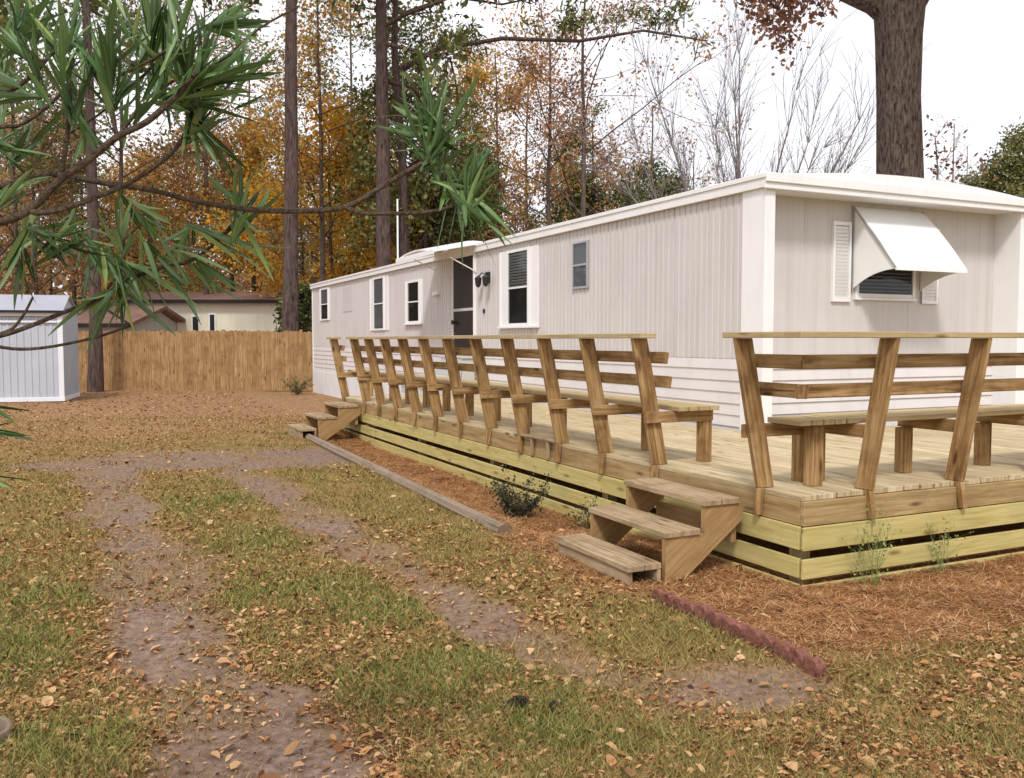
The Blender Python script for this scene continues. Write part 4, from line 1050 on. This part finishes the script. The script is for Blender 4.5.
# ------------------------------------------------------------------ oleander shrub reaching in beside the photographer
def V3(px, py, Z):
    d = np.array([0, 0, 0.]); f = FW * math.cos(PIT) - np.array([0, 0, math.sin(PIT)]); u = np.cross(RT, f)
    return CAM + (f * FPX + RT * (px - 512) + u * (389 - py)) / FPX * Z
ol = empty('oleander_shrub', tuple(V3(-420, 389, 2.0) * np.array([1, 1, 0]))); tag(ol, 'oleander branches with long narrow green leaves reaching in front of the yard', 'shrub')
olo = np.array(ol.location)
rs = np.random.RandomState(101)
stems = []; whorls = []
def stem(pl, r0, r1, root=False):
    pts = [V3(*p_) for p_ in pl]
    if root:
        a_ = pts[0]; b_ = olo + np.array([rs.normal(0, .08), rs.normal(0, .08), 0]); mid1 = b_ + (a_ - b_) * .35 + np.array([0, 0, .15]); mid2 = b_ + (a_ - b_) * .75 + np.array([0, 0, .08])
        pts = [b_, mid1, mid2] + pts; rr = [.016, .013, .010] + list(np.linspace(r0, r1, len(pl)))
    else: rr = list(np.linspace(r0, r1, len(pl)))
    # smooth by Catmull-Rom
    P_ = [pts[0]] + pts + [pts[-1]]; out = []; ro = []
    for i in range(1, len(P_) - 2):
        for k in range(4):
            tt = k / 4; p0, p1, p2, p3 = P_[i-1:i+3]
            out.append(.5 * (2*p1 + (p2-p0)*tt + (2*p0-5*p1+4*p2-p3)*tt**2 + (3*p1-p0-3*p2+p3)*tt**3)); ro.append(rr[i-1] + (rr[min(i, len(rr)-1)] - rr[i-1]) * tt)
    out.append(pts[-1]); ro.append(rr[-1]); stems.append(([p_ - olo for p_ in out], ro, 8)); return pts
def wh(px, py, Z, dirpx, n=9, L=.125, spread=.9, w=.0095):
    """whorl of leaves at a shoot tip; dirpx: shoot direction in the picture plane (dx, dy) plus depth"""
    c_ = V3(px, py, Z); f = FW; d = RT * dirpx[0] + np.array([0, 0, 1.]) * (-dirpx[1]) + FW * (dirpx[2] if len(dirpx) > 2 else 0); d /= np.linalg.norm(d)
    whorls.append((c_, d, n, L, spread, w))
Zo = 1.9
stem([(-60, 200, Zo), (0, 187, Zo), (29, 179, Zo), (59, 174, Zo), (82, 179, Zo), (117, 185, Zo), (152, 190, Zo), (195, 201, Zo), (246, 209, Zo), (299, 211, Zo), (345, 207, Zo), (378, 189, Zo), (403, 174, Zo), (427, 160, Zo), (440, 150, Zo)], .0068, .0052, True)
stem([(345, 207, Zo), (362, 213, Zo), (384, 213.5, Zo), (417, 213, Zo), (440, 210, Zo), (462, 203, Zo)], .0048, .0038)
stem([(-60, 232, 1.7), (0, 222, 1.7), (31, 209, 1.7), (60, 180, 1.7), (85, 163, 1.7), (117, 137, 1.7), (148, 121, 1.7), (180, 92, 1.7), (197, 72, 1.7)], .0082, .0055, True)
stem([(31, 210, 1.7), (39, 213, 1.7), (66, 208, 1.72), (94, 198, 1.75), (125, 185, 1.8), (148, 171, 1.8), (172, 152, 1.8), (187, 132, 1.8), (200, 112, 1.8)], .0062, .004)
stem([(60, 176, 1.7), (66, 148, 1.7), (69, 115, 1.7), (70, 84, 1.7)], .0045, .004)
stem([(117, 137, 1.7), (112, 112, 1.7), (109, 78, 1.7), (104, 55, 1.7)], .0045, .003)
stem([(117, 137, 1.7), (132, 118, 1.7), (141, 104, 1.7)], .0035, .004)
stem([(-60, 140, 1.9), (0, 127, 1.9), (20, 125, 1.9), (49, 105, 1.9), (68, 84, 1.9)], .005, .0035, True)
stem([(-60, 118, 1.6), (0, 96, 1.6), (29, 78, 1.6), (55, 50, 1.6)], .005, .003, True)
stem([(-60, 350, 2.0), (0, 336, 2.0), (30, 326, 2.0), (62, 313, 2.0), (103, 297, 2.0), (123, 282, 2.0), (160, 268, 2.0), (190, 261, 2.0), (218, 240, 2.0), (243, 211, 1.95)], .0055, .0035, True)
stem([(-60, 330, 2.1), (0, 347, 2.1), (41, 348, 2.1), (93, 338, 2.1), (130, 326, 2.1)], .0045, .003, True)
stem([(132, 326, 2.1), (120, 318, 2.1), (101, 306, 2.1)], .003, .0025)
stem([(0, 334, 2.0), (13, 328, 2.0), (24, 314, 2.0), (33, 297, 2.0)], .004, .0025)
stem([(100, 296, 2.0), (116, 278, 2.0), (122, 262, 2.0), (123, 240, 2.0)], .0035, .003)
stem([(-60, 285, 1.9), (0, 270, 1.9), (32, 258, 1.9), (55, 235, 1.9)], .0035, .0025, True)
stem([(218, 240, 2.0), (245, 216, 1.98)], .004, .004)
stem([(427, 160, Zo), (440, 130, Zo), (443, 112, Zo)], .004, .003)
stem([(200, 75, 1.75), (222, 60, 1.75), (260, 28, 1.75), (300, 6, 1.75)], .003, .002)
# whorls (tips seen in the photograph)
wh(432, 150, Zo, (-.15, -1, 0), 10, .155, .5); wh(385, 108, Zo, (0, -1, .2), 0)
wh(428, 118, Zo, (0, -1, .1), 8, .155, .5); wh(440, 140, Zo, (.6, -1, .2), 9, .15, .6); wh(470, 192, Zo, (.2, -1, .3), 13, .15, .6); wh(462, 175, Zo, (.5, -.9, .1), 7, .14, .6); wh(425, 140, Zo, (-1, -.35, .2), 4, .12, .5)
wh(470, 200, Zo, (.5, .9, -.2), 10, .145, .8); wh(472, 198, Zo, (1, .35, .2), 6, .13, .6); wh(420, 120, Zo, (-1, -.5, .2), 5, .11, .4)
wh(243, 206, 1.95, (.25, -1, .2), 9, .13, .75); wh(238, 214, 1.95, (.6, .9, .3), 5, .13, .8); wh(222, 238, 2.0, (1, .35, .2), 6, .14, .5); wh(195, 262, 2.0, (1, .8, .2), 7, .135, .6)
wh(197, 74, 1.75, (.55, -1, 0), 13, .15, .75, .012); wh(190, 95, 1.75, (1, -.2, .2), 8, .15, .7, .012); wh(205, 85, 1.7, (1, -.5, .1), 8, .15, .5, .012); wh(190, 80, 1.75, (-.3, -1, .1), 9, .14, .8, .012)
wh(109, 76, 1.7, (-.1, -1, 0), 11, .14, .8, .011); wh(70, 84, 1.7, (-.2, -1, .2), 10, .13, .8, .011); wh(104, 50, 1.7, (.1, -1, 0), 9, .13, .8, .011); wh(55, 48, 1.6, (-.2, -1, 0), 9, .12, .8)
wh(29, 60, 1.6, (-.5, -1, 0), 8, .12, .9); wh(10, 85, 1.6, (-1, -.4, 0), 8, .12, .9); wh(141, 102, 1.7, (.4, -1, 0), 4, .11, .6)
wh(200, 112, 1.8, (.4, -1, .2), 10, .14, .8, .011); wh(195, 130, 1.8, (.2, .9, .2), 9, .13, .8); wh(160, 90, 1.8, (-.2, .7, .2), 6, .13, .9)
wh(123, 240, 2.0, (0, -1, .2), 8, .12, .8); wh(60, 235, 1.9, (.4, -.6, .2), 9, .12, .9); wh(55, 240, 1.9, (.8, .3, .2), 8, .12, .9); wh(118, 285, 2.0, (.4, 1, .2), 8, .135, .8); wh(105, 295, 2.0, (-.9, .6, .2), 8, .14, .5)
wh(140, 275, 2.0, (.8, .8, .2), 8, .13, .7); wh(165, 266, 2.0, (.6, .9, .2), 6, .13, .6); wh(20, 262, 1.9, (-.3, .7, .2), 6, .12, .9); wh(90, 250, 2.1, (.2, .5, .3), 9, .11, 1.0)
wh(30, 140, 2.0, (.3, -.6, .3), 9, .11, 1.0); wh(85, 130, 2.1, (0, .4, .3), 8, .11, 1.0); wh(20, 30, 1.7, (.2, -.6, .2), 9, .13, .9, .011); wh(150, 30, 1.8, (.2, -1, .2), 10, .14, .8, .012); wh(75, 20, 1.8, (.1, -1, .2), 9, .13, .8, .011)
wh(230, 20, 1.9, (1, -.4, .2), 8, .14, .6, .011); wh(165, 10, 1.7, (0, 1, .2), 6, .14, .5, .012); wh(5, 200, 1.8, (.3, -.5, .2), 6, .11, .9); wh(5, 150, 1.8, (.6, .5, .2), 8, .12, .9)
wh(-22, 428, 2.0, (1, 0, .1), 5, .115, .35); wh(-20, 475, 2.0, (1, .2, .1), 3, .10, .3); wh(-15, 405, 2.0, (1, .05, .1), 4, .1, .4); wh(-30, 50, 1.7, (-.3, -.6, 0), 10, .13, .9); wh(-60, 100, 1.7, (-.3, -.6, 0), 10, .13, .9); wh(-90, 240, 1.9, (-.3, -.6, 0), 10, .13, .9)
stem([(-80, 440, 2.0), (-50, 432, 2.0), (-20, 428, 2.0)], .003, .003, True); stem([(-80, 420, 2.0), (-45, 415, 2.0), (-12, 405, 2.0)], .003, .003, True); stem([(-80, 480, 2.0), (-50, 478, 2.0), (-18, 475, 2.0)], .003, .003, True)
for (px_, py_, Z_) in ((40, 15, 1.9), (130, 20, 2.0), (215, 45, 1.9), (180, 30, 1.7), (240, 70, 1.8), (160, 60, 1.8), (85, 50, 2.1), (10, 110, 2.1), (0, 60, 1.9), (120, 100, 2.1), (35, 85, 2.2),
                      (150, 215, 2.2), (30, 225, 2.2), (175, 240, 2.3), (110, 255, 2.3)):
    q_ = (px_ + rs.normal(0, 4), py_ + rs.normal(0, 4)); an_ = rs.rand() * 6.28
    stem([(q_[0] - 45 * math.cos(an_) - 20, q_[1] + 40, Z_), (q_[0] - 18, q_[1] + 18, Z_), (q_[0], q_[1], Z_)], .003, .0025)
    wh(q_[0], q_[1], Z_, (.3 * math.cos(an_), -.8 if py_ < 120 else .5 * math.sin(an_), .25), 7, .125 if py_ < 120 else .10, .9)
tubes_mesh('stems', stems, M['stem'], ol)
VV = []; FF = []; RB = []; base_ = 0
for c_, d, n, L, spread, w_ in whorls:
    if n == 0: continue
    n = int(n * 1.75)
    a_ = np.cross(d, FW); a_ = a_ / (np.linalg.norm(a_) + 1e-9); b_ = np.cross(d, a_)
    for k in range(n):
        th = 2 * math.pi * (k + rs.rand() * .7) / n; sp = spread * (.12 + .85 * rs.rand()); e_ = d + (a_ * math.cos(th) + b_ * math.sin(th)) * sp * 1.3; e_ /= np.linalg.norm(e_)
        st = c_ + d * rs.uniform(-.095, .005) + rs.normal(0, .003, 3); Lk = L * (.6 + .6 * rs.rand()); wk = w_ * .60 * (.8 + .35 * rs.rand())
        side = np.cross(e_, d + rs.normal(0, .25, 3)); side /= np.linalg.norm(side); nn = np.cross(side, e_)
        cu_ = rs.normal(.02, .06); droop = rs.uniform(.0, .14) * np.array([0, 0, -1.]); NSg = 8
        for i in range(NSg + 1):
            t_ = i / NSg; wv = wk * (math.sin(math.pi * min(1, t_ * .97 + .015)**.85)) ** .8 if t_ < 1 else .0002; wv = max(wv, .0006)
            p_ = st + e_ * Lk * t_ + droop * Lk * t_**2 + nn * cu_ * Lk * math.sin(t_ * 3)
            VV += [p_ - side * wv + nn * wv * .35 - olo, p_ - olo, p_ + side * wv + nn * wv * .35 - olo]; RB += [0, 1, 0]
            if i < NSg:
                q = base_ + i * 3; FF += [(q, q+1, q+4, q+3), (q+1, q+2, q+5, q+4)]
        base_ += (NSg + 1) * 3
t = NT('oleander_leaf', .42, .38)
c = t.ramp(t.island(), [(0, (.010, .034, .006)), (.35, (.026, .078, .014)), (.6, (.075, .16, .034)), (.85, (.15, .26, .07)), (.96, (.24, .34, .12)), (1, (.42, .46, .10))])
rb = t.ramp(t.attr('rib'), [(.80, 0), (.97, .65)])
c = t.mix(rb, c, (.26, .34, .14))
bf = t.n('ShaderNodeNewGeometry').outputs['Backfacing']
c = t.mix(t.math('MULTIPLY', bf, .45), c, (.13, .20, .085))
t.color(c); tr = t.n('ShaderNodeBsdfTranslucent'); t.l(c, tr.inputs['Color']); mx = t.n('ShaderNodeMixShader'); mx.inputs[0].default_value = .22
t.l(t.b.outputs[0], mx.inputs[1]); t.l(tr.outputs[0], mx.inputs[2]); t.l(mx.outputs[0], t.t.nodes['Material Output'].inputs['Surface'])
npmesh('leaves', np.array(VV), np.array(FF), t.m, ol, attr={'rib': RB}, smooth=True)

# ------------------------------------------------------------------ small plants and cones
M['weedstem'] = plain('green_stems', (.20, .24, .08), .7, .2)
LM['darkleaf'] = leafmat('dark_bronze_green', [(0, (.02, .018, .014)), (.5, (.045, .05, .022)), (1, (.12, .13, .05))], .6, .15)
def bush(name, x_, y_, h, r, nst, leafm, nleaf, lsz, label, seed, stemr=.004):
    rs = np.random.RandomState(seed); z_ = ghf(x_, y_) ; o = empty(name, (x_, y_, z_)); tag(o, label, 'shrub'); tub = []; an = []
    for q in range(nst):
        az = rs.rand() * 6.283; d = np.array([math.cos(az) * r / h, math.sin(az) * r / h, 1.]) * (.5 + .6 * rs.rand()); pts = [np.array([rs.normal(0, .02), rs.normal(0, .02), 0.])]
        for i in range(4): pts.append(pts[-1] + d * h / 4 + rs.normal(0, .02, 3) * h); 
        tub.append((pts, [stemr, stemr * .8, stemr * .6, stemr * .5, stemr * .3], 4)); an += pts[1:]
        for u_ in range(3):
            i0 = 1 + int(rs.rand() * 3); e_ = pts[i0] + (d + rs.normal(0, .6, 3)) * h * .3; tub.append(([pts[i0], e_], [stemr * .5, stemr * .25], 3)); an += [e_, (e_ + pts[i0]) / 2]
    tubes_mesh('stems', tub, M['weedstem'] if 'weed' in name else M['twig'], o); an = np.array(an)
    leaf_cloud('foliage', an[rs.randint(0, len(an), nleaf)], .022, lsz, leafm, rs, o); return o
bush('azalea_shrub', -.46, 3.02, .30, .24, 34, LM['darkleaf'], 1500, .015, 'small twiggy dark azalea growing in the straw bed against the deck', 1)
bush('azalea_shrub', -.20, 2.25, .28, .12, 10, LM['green'], 150, .016, 'thin little seedling shrub beside the steps and deck skirt', 2)
M['weed'] = leafmat('weed_green', [(0, (.14, .20, .04)), (1, (.36, .42, .14))], .6, .3)
bush('weed_clump', .42, -.20, .50, .09, 13, M['weed'], 230, .010, 'wispy light green weed in front of the deck skirt, nearer the corner', 3, .0022)
bush('weed_clump', 1.12, -.13, .36, .07, 7, M['weed'], 110, .010, 'second thinner green weed farther along the deck front', 4, .0022)
bush('azalea_shrub', 1.55, 22.0, .45, .45, 26, LM['olive'], 500, .03, 'low leafy shrub at the far corner of the home', 5)
def cone(loc, s, rz, label):
    m = MB(); rsr = random.Random(5); n = 7
    m.tube([(0, 0, -.045), (0, 0, .045)], [.010, .006], 8)
    for i in range(9):
        zz = -.04 + i * .0095; rr = .026 * math.sin(math.pi * (i + 1.3) / 10.6) + .004
        for k in range(n):
            a_ = 2 * math.pi * (k + .5 * (i % 2)) / n; c_, s_ = math.cos(a_), math.sin(a_); w_ = .009
            m.hexa([(c_*.006 - s_*w_*.4, s_*.006 + c_*w_*.4, zz - .002), (c_*.006 + s_*w_*.4, s_*.006 - c_*w_*.4, zz - .002), (c_*.006 + s_*w_*.4, s_*.006 - c_*w_*.4, zz + .002), (c_*.006 - s_*w_*.4, s_*.006 + c_*w_*.4, zz + .002),
                    (c_*rr - s_*w_, s_*rr + c_*w_, zz + .004), (c_*rr + s_*w_, s_*rr - c_*w_, zz + .004), (c_*rr + s_*w_*.6, s_*rr - c_*w_*.6, zz + .011), (c_*rr - s_*w_*.6, s_*rr + c_*w_*.6, zz + .011)])
    o = m.build('pine_cone', M['oakbark'], None); o.location = (loc[0], loc[1], ghf(*loc) + .024 * s); o.rotation_euler = (R(84), 0, rz); o.scale = (s, s, s); tag(o, label, 'pine cone')
cone((-2.40, -.90), 1.0, 1.0, 'dark grey pine cone lying in the green grass')
cone((-2.27, -.98), .7, 2.3, 'smaller brown pine cone just beside the grey one')
m = MB()
n_ = 14; lx, ly = -4.37, -.28
ring = lambda r_, y_: [(r_ * math.cos(2*math.pi*k/n_), y_, r_ * math.sin(2*math.pi*k/n_) * .8) for k in range(n_)]
rings = [ring(.050, -.16), ring(.058, -.05), ring(.062, .05), ring(.058, .12), ring(.042, .12), ring(.036, .04)]
b0 = len(m.v)
for r_ in rings: m.v += r_
for i in range(len(rings) - 1):
    for k in range(n_):
        k2 = (k + 1) % n_; m.f.append((i*n_+k, i*n_+k2, (i+1)*n_+k2, (i+1)*n_+k)); m.uv += [(i, k), (i, k+1), (i+1, k+1), (i+1, k)]; m.mi.append(0)
for rev, off in ((1, 0), (0, (len(rings)-1)*n_)):
    m.f.append(tuple(off + k for k in range(n_))); m.uv += [(0, 0)] * n_; m.mi.append(0)
o = m.build('hollow_log', M['timber'], None, smooth=True); o.location = (lx, ly, ghf(lx, ly) - .02); o.rotation_euler = (R(58), 0, R(-165)); tag(o, 'short hollow grey log piece lying in the grass', 'log')

# ------------------------------------------------------------------ sky, sun, camera
w = bpy.data.worlds.new('World'); sc.world = w; w.use_nodes = True; nt = w.node_tree
bg = nt.nodes['Background']; sky = nt.nodes.new('ShaderNodeTexSky'); sky.sky_type = 'NISHITA'; sky.sun_disc = False
SE, SA = R(48), R(215)    # sun elevation; compass-like azimuth the light comes from (measured from +Y clockwise)
sky.sun_elevation = SE; sky.sun_rotation = SA
tc = nt.nodes.new('ShaderNodeTexCoord'); mp = nt.nodes.new('ShaderNodeMapping'); mp.inputs['Scale'].default_value = (1.2, 1.2, 3.2)
nz = nt.nodes.new('ShaderNodeTexNoise'); nz.inputs['Scale'].default_value = 2.2; nz.inputs['Detail'].default_value = 6; nz.inputs['Roughness'].default_value = .55
rp = nt.nodes.new('ShaderNodeValToRGB'); rp.color_ramp.elements[0].position = .34; rp.color_ramp.elements[0].color = (7.7, 7.6, 8.1, 1); rp.color_ramp.elements[1].position = .60; rp.color_ramp.elements[1].color = (9.4, 9.4, 9.7, 1)
mx = nt.nodes.new('ShaderNodeMix'); mx.data_type = 'RGBA'; mx.inputs[0].default_value = .93
nt.links.new(tc.outputs['Generated'], mp.inputs[0]); nt.links.new(mp.outputs[0], nz.inputs['Vector']); nt.links.new(nz.outputs['Fac'], rp.inputs[0])
nt.links.new(sky.outputs[0], mx.inputs[6]); nt.links.new(rp.outputs[0], mx.inputs[7]); nt.links.new(mx.outputs[2], bg.inputs['Color']); bg.inputs['Strength'].default_value = .080
sl = bpy.data.lights.new('sun', 'SUN'); sl.energy = 1.5; sl.angle = R(10); sl.color = (1, .965, .92)
so = bpy.data.objects.new('sun', sl); col.objects.link(so)
dirv = Vector((math.sin(SA) * math.cos(SE), math.cos(SA) * math.cos(SE), math.sin(SE)))
so.rotation_euler = dirv.to_track_quat('Z', 'Y').to_euler()
cd = bpy.data.cameras.new('camera'); co = bpy.data.objects.new('camera', cd); col.objects.link(co); sc.camera = co
cd.sensor_width = 36; cd.lens = FPX / 1024 * 36; cd.clip_end = 2000; cd.clip_start = .05
fwd = FW * math.cos(PIT) - np.array([0, 0, math.sin(PIT)]); upv = np.cross(RT, fwd)
mt = Matrix(((RT[0], upv[0], -fwd[0], CAM[0]), (RT[1], upv[1], -fwd[1], CAM[1]), (RT[2], upv[2], -fwd[2], CAM[2]), (0, 0, 0, 1)))
co.matrix_world = mt
vs = sc.view_settings; vs.view_transform = 'Standard'; vs.look = 'None'; vs.gamma = 1; vs.use_curve_mapping = False; vs.exposure = .80
sc.cycles.max_bounces = 8; sc.cycles.transparent_max_bounces = 12
